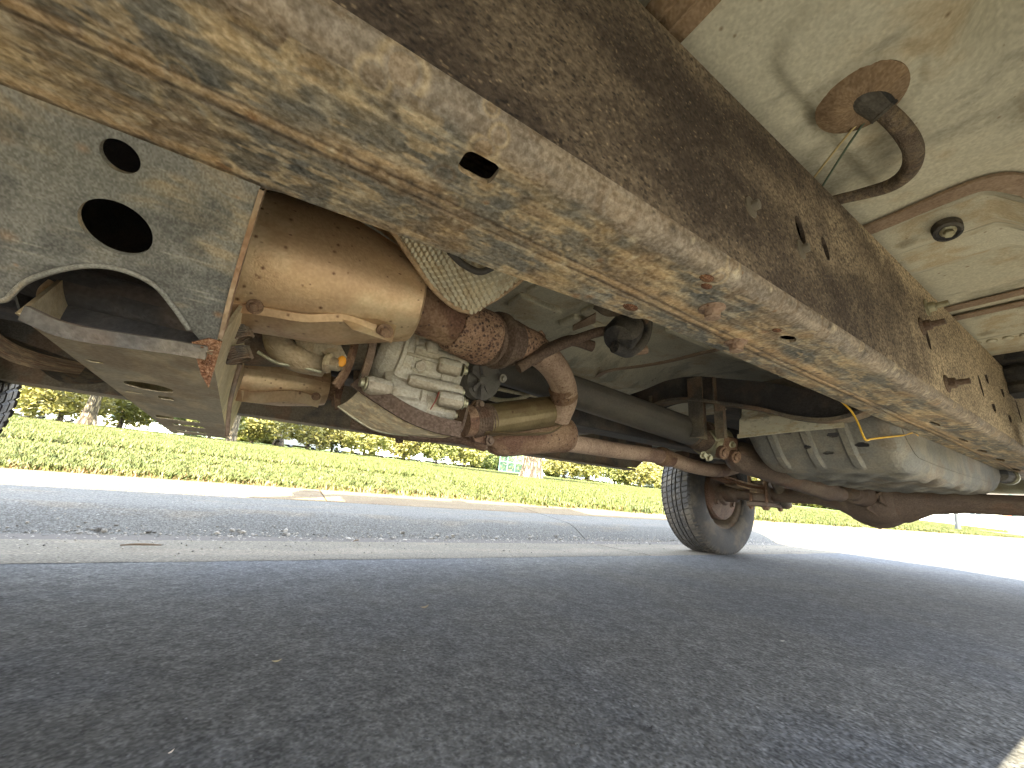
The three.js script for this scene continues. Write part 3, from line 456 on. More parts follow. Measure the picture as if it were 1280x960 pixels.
// transfer case: cast barrel with ribs, a lower sump and a flanged chain cover with bosses
{
  const P = [0.201,0.522,-0.77], S = [0.215,0.432,-0.755], cyx = (c, x0, x1, prof) => rev([c[0] + x0, c[1] + 0.004, c[2] - x0 * 0.1], [c[0] + x1, c[1] - 0.004, c[2] - x1 * 0.1], prof, 40);
  const t = part('transfer_case', [
    cyx(P, -0.075, 0.045, [[0, 0], [0, 0.052], [0.1, 0.066], [0.28, 0.072], [0.3, 0.077], [0.36, 0.077], [0.38, 0.073], [0.8, 0.080], [1, 0.084], [1, 0]]),
    cyx(S, -0.07, 0.05, [[0, 0], [0, 0.040], [0.08, 0.047], [0.55, 0.049], [0.57, 0.054], [0.66, 0.054], [0.68, 0.050], [1, 0.052], [1, 0]]),
    obox([S[0] - 0.012, S[1] + 0.035, S[2] + 0.030], [1, 0, 0], [0, 1, 0.25], 0.085, 0.060, 0.03, 0.012), obox([S[0] - 0.015, S[1] - 0.022, S[2] + 0.03], [1, 0.03, 0], [0, 1, 0.4], 0.075, 0.045, 0.04, 0.012)], M.cast, T, 'cast aluminium transfer case with ribs and bosses');
  // chain cover: an uneven flange across the case, a raised inner step and bolt bosses round its rim
  const fx = 0.045, out = []; for (let i = 0; i < 40; i++) { const a = i / 40 * 6.283, r = 0.083 + 0.008 * Math.sin(a * 5 + 0.6) + 0.006 * Math.sin(a * 3); out.push([Math.cos(a) * r * 0.95, Math.sin(a) * r * 1.25 - 0.035]); }
  const fm = new THREE.Matrix4().makeBasis(new THREE.Vector3(0, 0, 1), new THREE.Vector3(0, 1, 0), new THREE.Vector3(-1, 0, 0)).setPosition(P[0] + fx + 0.03, P[1], P[2] - 0.004);
  part('chain_cover', [sheet(shapeOf(out), 0.026, fm, 0.006), sheet(shapeOf(out.map(([x, y]) => [x * 0.78, y * 0.8 - 0.006])), 0.03, fm.clone().setPosition(P[0] + fx + 0.056, P[1], P[2] - 0.004), 0.008)], M.cast, t);
  for (const a of [-0.9, -0.35, 0.25, 0.85, 1.5, -1.45]) { const z = P[2] + Math.cos(a) * 0.074, y = P[1] - 0.03 + Math.sin(a) * 0.1; part('boss', rev([P[0] - 0.005 - 0.02 * Math.abs(a), y, z], [P[0] + fx + 0.05, y - 0.003, z], [[0, 0], [0, 0.010], [0.1, 0.0125], [0.9, 0.0135], [1, 0.011], [1, 0]], 18), M.cast, t); part('bolt', hexBolt([P[0] + fx + 0.05, y - 0.003, z], [1, 0, 0], 0.007, 0.007), M.zinc, t); }
  const big = [[[0.114,0.43,-0.69], [0.159,0.431,-0.7], 0.0165], [[0.247,0.432,-0.69], [0.294,0.431,-0.685], 0.0165], [[0.238,0.497,-0.69], [0.282,0.495,-0.685], 0.0165]];
  for (const [A, B, r] of big) part('boss', rev(A, B, [[0, 0], [0, r * 0.8], [0.12, r], [0.9, r], [1, r * 0.8], [1, 0]], 22), M.cast, t);
  for (const [p, d] of [[[0.289,0.495,-0.685], 1], [[0.297,0.43,-0.685], 1], [[0.112,0.431,-0.69], -1]]) part('bolt', hexBolt(p, [d, 0, 0.1], 0.009, 0.008), M.zinc, t);
  const onB = (x, a, r = 0.074) => [P[0] + x, P[1] + Math.sin(a) * r, P[2] + Math.cos(a) * r];
  for (const a of [-0.75, -0.2, 0.35, 0.9]) part('rib', tube([onB(-0.06, a, 0.060), onB(-0.03, a - 0.02, 0.071), onB(0.01, a - 0.04, 0.076), onB(0.046, a - 0.06, 0.080)], 0.0042, 8, 20), M.cast, t);
  part('rib', tube([onB(-0.012, 1.2, 0.072), onB(-0.010, 0.6, 0.075), onB(-0.008, 0, 0.075), onB(-0.006, -0.6, 0.075)], 0.0042, 8, 20), M.cast, t);
  part('pad', obox(onB(0.0, 0.62, 0.076), [1, 0, 0], [0, 0.8, -0.6], 0.035, 0.03, 0.016, 0.005), M.cast, t); part('pad', obox(onB(0.02, 0.05, 0.078), [1, 0, 0], [0, 1, 0], 0.026, 0.026, 0.02, 0.006), M.cast, t); part('plug', hexBolt(onB(0.005, -0.45, 0.076), [0, -0.4, 1], 0.011, 0.008), M.cast, t);
  part('sealant_line', tube([[0.241,0.439,-0.672], [0.237,0.423,-0.672], [0.229,0.403,-0.672]], 0.0011, 6, 20), M.redLine, t);
  const fan = part('output_yoke', [rev([0.379,0.521,-0.8], [0.383,0.513,-0.775], [[0, 0], [0, 0.05], [0.6, 0.052], [1, 0.046], [1, 0]], 32)], M.blackClean, T, 'black ribbed round cover behind the transfer case');
  for (let i = 0; i < 7; i++) { const a = i / 7 * 6.283 + 0.3; const c = V([0.376,0.513,-0.772]), d = new THREE.Vector3(Math.cos(a) * 0.8, Math.sin(a), Math.cos(a) * -0.5).normalize(); part('rib', obox(c.clone().addScaledVector(d, 0.027).toArray(), d.toArray(), [0.5, 0, 1], 0.042, 0.004, 0.010, 0.0015), M.black, fan); }
  part('hub', rev([0.375,0.513,-0.775], [0.374,0.508,-0.76], [[0, 0.012], [0.8, 0.011], [1, 0.006], [1, 0]], 16), M.blackClean, fan);
  part('fastener', hexBolt([0.423,0.524,-0.76], [0.2, -0.3, 1], 0.007, 0.006), M.clip, fan);
  part('floor_brace', [tube([[0.449,0.531,-0.95], [0.512,0.52,-0.95], [0.599,0.542,-0.97], [0.663,0.578,-1]], 0.007, 10, 30), tube([[0.487,0.553,-0.95], [0.621,0.57,-1], [0.819,0.595,-1.05]], 0.006, 10, 30)], M.floorDim, fan);
}
// u-shaped bracket under the transfer case
{
  const A = [[0.111,0.427,-0.705], [0.146,0.403,-0.685], [0.199,0.377,-0.672], [0.244,0.368,-0.67], [0.29,0.369,-0.67]], B = [[0.083,0.392,-0.74], [0.119,0.373,-0.74], [0.154,0.359,-0.735], [0.219,0.358,-0.725], [0.285,0.363,-0.71]];
  const cA = new THREE.CatmullRomCurve3(A.map(V)), cB = new THREE.CatmullRomCurve3(B.map(V)), pA = cA.getPoints(40), pB = cB.getPoints(40);
  const b = part('skid_bracket', surf(40, 6, (s, t) => { const p = pA[Math.round(s * 40)].clone().lerp(pB[Math.round(s * 40)], t); return [p.x, p.y - 0.006 * Math.sin(t * Math.PI), p.z]; }), M.skid, T, 'bent steel bracket cradling the transfer case');
  part('rear_strap', ribbon([[0.102,0.439,-0.715], [0.14,0.414,-0.69], [0.193,0.388,-0.672], [0.242,0.377,-0.668], [0.291,0.375,-0.668]], 0.030, 0.004, [0.1, 0.15, 1]), M.rustDark, b);
  part('end_strap', ribbon([[0.312,0.437,-0.7], [0.308,0.407,-0.69], [0.29,0.371,-0.672], [0.274,0.36,-0.7]], 0.014, 0.005, [1, -0.2, 0.4]), M.rustDark, b);
  part('edge', tube(B, 0.0022, 8, 40), M.zinc, b);
  part('drain_pad', ellipsePatch([0.226,0.361,-0.715], 0.024, 0.008), M.rustDark, b);
}
// drive shafts, centre bearing, joints
{
  const d = part('drive_shaft', rev([0.485,0.61,-0.92], [1.28,0.53,-0.85], [[0, 0.02], [0.0, 0.049], [0.985, 0.050], [1, 0.044], [1, 0]], 40), M.blackClean, T, 'black front tube of the drive shaft');
  part('slip_joint', rev([1.254,0.532,-0.851], [1.35,0.516,-0.84], [[0, 0.045], [0.12, 0.05], [0.25, 0.042], [0.4, 0.055], [0.7, 0.056], [0.75, 0.048], [1, 0.046], [1, 0]], 36), M.rustDark, d);
  part('bearing_ring', rev([1.319,0.518,-0.842], [1.406,0.506,-0.832], [[0, 0], [0, 0.054], [0.05, 0.061], [0.42, 0.062], [0.46, 0.057], [0.6, 0.057], [0.64, 0.061], [0.95, 0.060], [1, 0.052], [1, 0]], 40), M.zinc, d, 'pale zinc ring of the centre bearing');
  const u = part('universal_joint', [rev([1.392,0.501,-0.83], [1.437,0.476,-0.81], [[0, 0.04], [0.3, 0.044], [0.6, 0.036], [1, 0.03], [1, 0]], 24), obox([1.373,0.484,-0.79], [1, -0.1, 0.2], [0, 1, 0.2], 0.075, 0.085, 0.035, 0.014)], M.rust, d);
  for (const p of [[1.294,0.46,-0.765], [1.371,0.455,-0.768]]) part('bearing_cap', rev(p, [p[0] - 0.004, p[1] - 0.006, p[2] + 0.02], [[0, 0.022], [0.7, 0.021], [0.75, 0.014], [0.8, 0.014], [1, 0.013], [1, 0]], 22), M.rust, u);
  for (const p of [[1.233,0.443,-0.79], [1.264,0.438,-0.79], [1.306,0.511,-0.78], [1.374,0.495,-0.77]]) part('bolt', hexBolt(p, [-0.2, -0.3, 1], 0.009, 0.01), M.zinc, u);
  part('rear_shaft', rev([1.418,0.47,-0.8], [2.216,0.381,-0.77], [[0, 0.03], [0.06, 0.056], [0.12, 0.056], [0.8, 0.048], [0.86, 0.05], [0.9, 0.036], [1, 0.032], [1, 0]], 36), M.axle, d, 'brown rear tube of the drive shaft');
}
// bent black crossmember with the centre bearing hanger
{
  const bar = [[1.25,0.66,-1.111], [1.25,0.672,-1.008], [1.25,0.687,-0.908], [1.25,0.679,-0.81], [1.25,0.648,-0.701], [1.25,0.611,-0.58], [1.25,0.577,-0.498], [1.25,0.561,-0.424], [1.25,0.569,-0.364], [1.25, 0.60, -0.30]];
  const c = part('centre_crossmember', [ribbon(bar, 0.085, 0.05, [-1, 0, 0])], M.black, T, 'black bent crossmember ahead of the fuel tank');
  part('crossmember_lip', ribbon(bar.map((p) => [p[0] - 0.03, p[1] - 0.045, p[2]]), 0.01, 0.05, [-1, 0, 0]), M.dark, c);
  const hx = 1.24;
  part('bearing_hanger', [box(hx - 0.03, hx + 0.03, 0.50, 0.70, -0.80, -0.795), box(hx - 0.034, hx - 0.03, 0.50, 0.71, -0.82, -0.765), box(hx - 0.03, hx + 0.03, 0.50, 0.70, -0.73, -0.725), box(hx - 0.03, hx - 0.026, 0.49, 0.58, -0.725, -0.70)], M.dark, c);
  part('strut', box(hx - 0.02, hx + 0.02, 0.54, 0.68, -1.0, -0.985), M.dark, c);
  part('bent_tab', polySheet([[1.233,0.524,-0.76], [1.299,0.54,-0.76], [1.29,0.521,-0.75], [1.242,0.5,-0.75]], 0.005), M.zinc, c);
}
// fuel tank with its shield and ribs
{
  // cross-section along the truck: front face leans back, belly, rear
  const prof = [[1.30, 0.68], [1.315, 0.60], [1.345, 0.535], [1.40, 0.455], [1.445, 0.418], [1.475, 0.407], [1.60, 0.402], [1.95, 0.400], [2.30, 0.408], [2.46, 0.425], [2.53, 0.455], [2.55, 0.52], [2.54, 0.68]];
  const cum = [0]; for (let i = 1; i < prof.length; i++) cum.push(cum[i - 1] + Math.hypot(prof[i][0] - prof[i - 1][0], prof[i][1] - prof[i - 1][1]));
  const at = (s) => { const d = s * cum[cum.length - 1]; let i = 0; while (i < prof.length - 2 && cum[i + 1] < d) i++; const q = (d - cum[i]) / (cum[i + 1] - cum[i]); return [mix(prof[i][0], prof[i + 1][0], q), mix(prof[i][1], prof[i + 1][1], q)]; };
  let g = surf(330, 150, (s, t) => {
    const kk = t > 0.88 ? 1 - Math.cos((t - 0.88) / 0.12 * Math.PI / 2) : 0, z = t > 0.88 ? -0.374 + 0.04 * Math.sin((t - 0.88) / 0.12 * Math.PI / 2) : mix(-0.72, -0.374, t / 0.88), e = t < 0.5 ? Math.pow((0.5 - t) * 2, 10) : 0; let [x, y] = at(s); const d = s * cum[cum.length - 1];
    const rib = [0.22, 0.46, 0.70].reduce((a, k) => a + (1 - sst(0.018, 0.040, Math.abs(t - k))), 0) * sst(0.06, 0.10, d) * (1 - sst(0.28, 0.33, d));
    x -= rib * 0.007; y -= rib * 0.005;
    const belly = (1 - kk) * (t > 0.88 ? 1 - (t - 0.88) / 0.12 : 1) * sst(0.34, 0.40, d) * (1 - sst(1.25, 1.35, d));
    y += belly * (0.006 * Math.sin(x * 41 + z * 17) * Math.sin(z * 55 + x * 9) + 0.004 * Math.sign(Math.sin(x * 26)) * sst(0.2, 0.6, Math.abs(Math.sin(x * 26))));
    x = mix(x, 1.9, e * 0.05); y = mix(y, 0.58, e * 0.22); x = mix(x, 1.92, kk * 0.05); y = mix(y, 0.62, kk * 0.2); return [x, y, z];
  });
  g = punch(toCreasedNormals(g, 0.45), [[1.352, 0.52, -0.585, 0.05, 0.006, 0.014], [1.365, 0.505, -0.47, 0.05, 0.006, 0.016], [1.385, 0.475, -0.545, 0.05, 0.005, 0.012], [1.385, 0.475, -0.415, 0.05, 0.006, 0.016], [1.398, 0.458, -0.50, 0.05, 0.005, 0.013]]);
  const t = part('fuel_tank', [boxUV(g), sheet(shapeOf(prof.map(([x, y]) => [mix(x, 1.92, 0.05), mix(y, 0.62, 0.2)])), 0.004, new THREE.Matrix4().makeTranslation(0, 0, -0.336))], M.tank, T, 'grey ribbed fuel tank beside the rail');
  part('tank_shield', [surf(24, 16, (s, u) => { const a = [1.262 - 0.02 * u, mix(0.600, 0.497, u) + 0.01 * Math.sin(u * 3), mix(-0.665, -0.40, s)]; a[0] -= 0.012 * sst(0.45, 0.6, u); a[1] += 0.008 * s; return a; }), ribbon([[1.235, 0.497, -0.672], [1.235, 0.503, -0.53], [1.235, 0.506, -0.40]], 0.012, 0.006, [1, 0, 0])], M.floorDim, t, 'pale flat shield in front of the tank');
  part('filler_elbow', rev([2.50, 0.50, -0.34], [2.62, 0.50, -0.33], [[0, 0.01], [0.1, 0.028], [0.6, 0.03], [0.75, 0.026], [0.8, 0.03], [1, 0.025], [1, 0]], 26), M.rubber, t);
  part('clamp', rev([2.60, 0.50, -0.33], [2.63, 0.50, -0.33], [[0, 0.026], [0.2, 0.034], [0.8, 0.034], [1, 0.026]], 26), M.zinc, t);
}
// yellow wire that hangs loose below the rail
part('loose_wire', tube([[1.071,0.549,-0.36], [1.094,0.533,-0.352], [1.119,0.514,-0.345], [1.13,0.489,-0.34], [1.133,0.458,-0.335], [1.144,0.45,-0.335], [1.174,0.456,-0.335], [1.265,0.473,-0.335], [1.415,0.5,-0.334], [1.497,0.518,-0.333], [1.527,0.514,-0.333]], 0.0022, 8, 90), M.yellow, T, 'thin yellow wire hanging loose');
// rear axle, differential, springs
const AX = 2.6, AY = 0.385;
{
  const a = part('rear_axle', rev([AX, AY - 0.005, -1.52], [AX, AY, 0.15], [[0, 0.055], [0.04, 0.055], [0.05, 0.038], [0.30, 0.040], [0.36, 0.06], [0.40, 0.10], [0.52, 0.10], [0.57, 0.056], [0.63, 0.042], [1, 0.040]], 30), M.axle, T, 'brown rear axle housing');
  part('differential', [rev([AX - 0.14, AY + 0.01, -0.77], [AX + 0.14, AY, -0.77], [[0, 0], [0, 0.045], [0.15, 0.055], [0.32, 0.105], [0.5, 0.140], [0.62, 0.142], [0.64, 0.132], [0.85, 0.11], [1, 0.03], [1, 0]], 36), rev([AX, AY, -0.92], [AX, AY, -0.60], [[0, 0.045], [0.25, 0.11], [0.5, 0.125], [0.75, 0.11], [1, 0.045]], 30), rev([AX - 0.26, AY + 0.015, -0.77], [AX - 0.13, AY + 0.01, -0.77], [[0, 0], [0, 0.034], [0.3, 0.036], [0.35, 0.05], [0.6, 0.052], [1, 0.055]], 26)], M.axle, a);
  for (const [y, z] of [[0.03, -0.70], [-0.03, -0.69], [-0.07, -0.74], [0.05, -0.83]]) part('rib', obox([AX - 0.085, AY + y, z], [1, y > 0 ? 0.5 : -0.5, 0.3], [0, 0, 1], 0.12, 0.010, 0.03, 0.004), M.axle, a);
  for (let i = 0; i < 8; i++) { const an = i / 8 * 6.283; part('bolt', hexBolt([AX + 0.02, AY + 0.132 * Math.sin(an), -0.77 + 0.132 * Math.cos(an)], [-1, 0, 0], 0.008, 0.01), M.axle, a); }
}
function spring(z, top) {
  const s = part('leaf_spring', surf(40, 1, (s, t) => [mix(1.86, 3.1, s), 0.50 - 0.07 * Math.sin(s * Math.PI), z + (t - 0.5) * 0.07]), M.dustyBrown, T);
  for (let i = 0; i < 4; i++) { const l = 0.62 - i * 0.13; const pts = []; for (let k = 0; k <= 10; k++) { const x = AX - l + 2 * l * k / 10, q = (x - 1.86) / 1.24; pts.push([x, 0.50 - 0.07 * Math.sin(q * Math.PI) - 0.004 - i * 0.013, z]); } part('leaf', ribbon(pts, 0.07, 0.010, [0, 1, 0]), i === 1 ? M.orangeRust : M.dustyBrown, s); }
  part('spring_perch', box(AX - 0.10, AX + 0.10, AY - 0.075, AY - 0.050, z - 0.06, z + 0.06, 0.006), M.axle, s);
  part('spring_pad', box(AX - 0.065, AX + 0.065, AY - 0.05, AY + 0.075, z - 0.052, z + 0.052, 0.010), M.axle, s);
  for (const dx of [-0.075, 0.075]) for (const dz of [-0.045, 0.045]) part('u_bolt', [cyl([AX + dx, AY - 0.095, z + dz], [AX + dx, AY + 0.115, z + dz], 0.009), ...hexBolt([AX + dx, AY - 0.076, z + dz], [0, -1, 0], 0.014, 0.012)], M.rust, s);
  part('eye', rev([1.84, 0.51, z - 0.045], [1.84, 0.51, z + 0.045], [[0, 0.012], [0, 0.042], [1, 0.042], [1, 0.012]], 22), M.rustDark, s);
  part('hanger', [polySheet([[1.78, 0.66, z + 0.048], [1.80, 0.47, z + 0.048], [1.88, 0.47, z + 0.048], [1.90, 0.66, z + 0.048]], 0.006)], M.rustDark, s);
  part('shock', cyl([AX + 0.06, AY - 0.06, z + 0.09], [AX - 0.35, 0.75, z + 0.12], 0.028, 0.03, 20), M.dark, s);
  part('bump_stop', [rev([1.95, 0.46, z], [1.95, 0.60, z], [[0, 0.03], [0.5, 0.045], [1, 0.05]], 20)], M.rubber, s);
}
spring(-1.28); spring(-0.08);
// wheels: tyre with ribs and sipes, rim, drum
const tyreGeo = (() => {
  const R = 0.385, Wd = 0.245, half = Wd / 2, NA = 420, prof = [];
  // bead to bead across the tread: [offset, radius, tread?]
  const side = [[-0.096, 0.215], [-0.108, 0.225], [-0.118, 0.25], [-0.1225, 0.285], [-0.120, 0.32], [-0.112, 0.352]];
  side.forEach(([w, r]) => prof.push([w, r, 0]));
  for (const w of [-0.105, -0.099, -0.093]) prof.push([w, R - 0.016 + (0.105 + w) * 0.9, 2]);
  const ribs = [[-0.090, -0.056], [-0.047, -0.018], [-0.009, 0.009], [0.018, 0.047], [0.056, 0.090]];
  for (const [a, b] of ribs) { const cr = (w) => R - 0.010 * (w / 0.09) ** 2 ; prof.push([a - 0.001, cr(a) - 0.009, 0], [a, cr(a), 1], [(a + b) / 2, cr((a + b) / 2), 1], [b, cr(b), 1], [b + 0.001, cr(b) - 0.009, 0]); }
  for (const w of [0.093, 0.099, 0.105]) prof.push([w, R - 0.016 + (0.105 - w) * 0.9, 2]);
  side.slice().reverse().forEach(([w, r]) => prof.push([-w, r, 0]));
  const g = surf(NA, prof.length - 1, (s, t) => {
    const i = Math.round(t * (prof.length - 1)), [w, r0, k] = prof[i]; let r = r0; const n = Math.round(s * NA) % NA;
    if (k === 1) { const ph = (n + Math.round(w * 60)) % 6; if (ph === 0) r -= 0.005; }
    if (k === 2) { const ph = n % 5; if (ph < 1) r -= 0.006; }
    const a = n / NA * Math.PI * 2; return [Math.cos(a) * r, Math.sin(a) * r, w];
  });
  return boxUV(toCreasedNormals(g, 0.5));
})();
const rimGeo = rev([0, 0, -0.10], [0, 0, 0.10], [[0, 0.217], [0.02, 0.222], [0.05, 0.214], [0.09, 0.205], [0.16, 0.196], [0.75, 0.182], [0.86, 0.196], [0.97, 0.214], [1, 0.218]], 60);
const dishGeo = rev([0, 0, 0.035], [0, 0, 0.07], [[0, 0.182], [0.3, 0.17], [0.9, 0.12], [1, 0.08], [0.9, 0.05], [0.9, 0]], 48);
function wheel(x, y, z, face, steer = 0) {                 // face = +1: outside towards the street
  const w = new THREE.Group(); w.name = 'wheel'; w.position.set(x, y, z); w.rotation.y = (face > 0 ? 0 : Math.PI) + steer; T.add(w);
  part('tyre', tyreGeo, M.tyre, w); part('rim', [rimGeo, dishGeo], M.rimBrown, w);
  part('brake_drum', [rev([0, 0, -0.12], [0, 0, 0.03], [[0, 0], [0, 0.06], [0.12, 0.07], [0.2, 0.155], [0.3, 0.165], [0.95, 0.160], [1, 0.14], [1, 0]], 40), ...hexBolt([0.09, -0.05, -0.10], [0, 0, -1], 0.014, 0.016), ...hexBolt([-0.085, -0.06, -0.10], [0, 0, -1], 0.014, 0.016)], M.rustDark, w);
  return w;
}
M.tyre = grime([[64, 60, 54], [54, 51, 47], [104, 94, 76], [84, 72, 56]], { s: 430, dustK: 0.6, rustK: 0.35, grain: 12 }, { roughness: 0.85 });
M.rimBrown = grime([[112, 98, 80], [96, 85, 70], [146, 128, 100], [100, 76, 56]], { s: 440, dustK: 0.5, rustK: 0.5, grain: 14 }, { roughness: 0.6, metalness: 0.2 });
wheel(AX, AY - 0.015, -1.635, -1); wheel(AX, AY, 0.245, 1); wheel(-1.03, AY, -1.60, -1); wheel(-1.03, AY, 0.235, 1);
// far frame rail and outer body
part('frame_rail', [box(-1.7, 3.7, 0.52, 0.66, -1.16, -1.05, 0.012)], M.black, T, 'dark frame rail on the kerb side');
part('rocker_panel', [sheet(shapeOf([[-0.78, 0.455], [1.78, 0.462], [1.92, 0.56], [1.92, 0.64], [-0.78, 0.64]], [ellipseHole(0.245, 0.515, 0.006, 0.006), ellipseHole(0.225, 0.498, 0.005, 0.005)]), 0.006, new THREE.Matrix4().makeTranslation(0, 0, -1.56)), sheet(shapeOf([[-0.78, 0.455], [1.78, 0.462], [1.92, 0.56], [1.92, 0.80], [-0.78, 0.80]]), 0.006, new THREE.Matrix4().makeTranslation(0, 0, -1.63)), box(-0.78, 1.78, 0.449, 0.456, -1.63, -1.552)], M.dark, T, 'dark inner rocker panel on the kerb side');
part('rocker_panel', box(-0.9, 1.98, 0.455, 0.82, 0.215, 0.255, 0.01), M.body, T);
for (const x of [0.30, 0.95]) part('body_mount', box(x, x + 0.13, 0.52, 0.60, -1.55, -1.16, 0.01), M.dark, T);
part('far_bolt', hexBolt([0.42, 0.455, -1.55], [0, -1, 0], 0.016, 0.03), M.rustDark, T);
// cab, bonnet and bed that throw the shade
{
  part('cab', [box(-0.52, 1.9, 0.79, 1.22, 0.22, 0.27, 0.02), box(-0.52, 1.9, 0.64, 1.22, -1.65, -1.60, 0.02), box(-0.5, 1.9, 0.90, 0.94, -1.6, 0.22), box(-0.25, 1.7, 1.68, 1.74, -1.50, 0.12, 0.03), box(1.70, 1.78, 1.2, 1.70, -1.56, 0.18), box(0.62, 0.72, 1.2, 1.70, -1.60, -1.54), box(0.62, 0.72, 1.2, 1.70, 0.16, 0.22), polySheet([[-0.5, 1.2, -1.62], [-0.42, 1.2, -1.62], [-0.18, 1.7, -1.52], [-0.26, 1.7, -1.52]], 0.04), polySheet([[-0.5, 1.2, 0.20], [-0.42, 1.2, 0.20], [-0.18, 1.7, 0.10], [-0.26, 1.7, 0.10]], 0.04)], M.body, T);
  part('bed', [box(1.95, 3.72, 0.84, 0.90, -1.62, 0.24), box(1.74, 3.72, 0.54, 1.27, -1.66, -1.61, 0.02), box(1.88, 3.72, 0.60, 1.27, 0.22, 0.27, 0.02), box(1.94, 2.0, 0.84, 1.27, -1.6, 0.22), box(3.68, 3.74, 0.60, 1.27, -1.6, 0.22)], M.body, T);
  part('bonnet', [box(-1.75, -0.5, 1.12, 1.20, -1.60, 0.22, 0.03), box(-1.80, -1.36, 0.55, 1.15, 0.20, 0.26), box(-1.80, -1.36, 0.55, 1.15, -1.64, -1.58), box(-1.36, -0.53, 0.80, 1.15, 0.20, 0.26), box(-1.36, -0.53, 0.80, 1.15, -1.64, -1.58), box(-1.86, -1.78, 0.55, 1.15, -1.6, 0.22)], M.body, T);
  part('bumper', box(3.72, 3.86, 0.50, 0.70, -1.62, 0.24, 0.03), M.zinc, T); part('bumper', box(-1.98, -1.84, 0.45, 0.68, -1.62, 0.24, 0.03), M.zinc, T);
  part('wing_mirror', box(-0.32, -0.20, 1.22, 1.42, -1.90, -1.68, 0.03), M.black, T);
  part('engine', [box(-1.5, -0.55, 0.50, 1.0, -1.0, -0.36, 0.04)], M.dark, T);
}
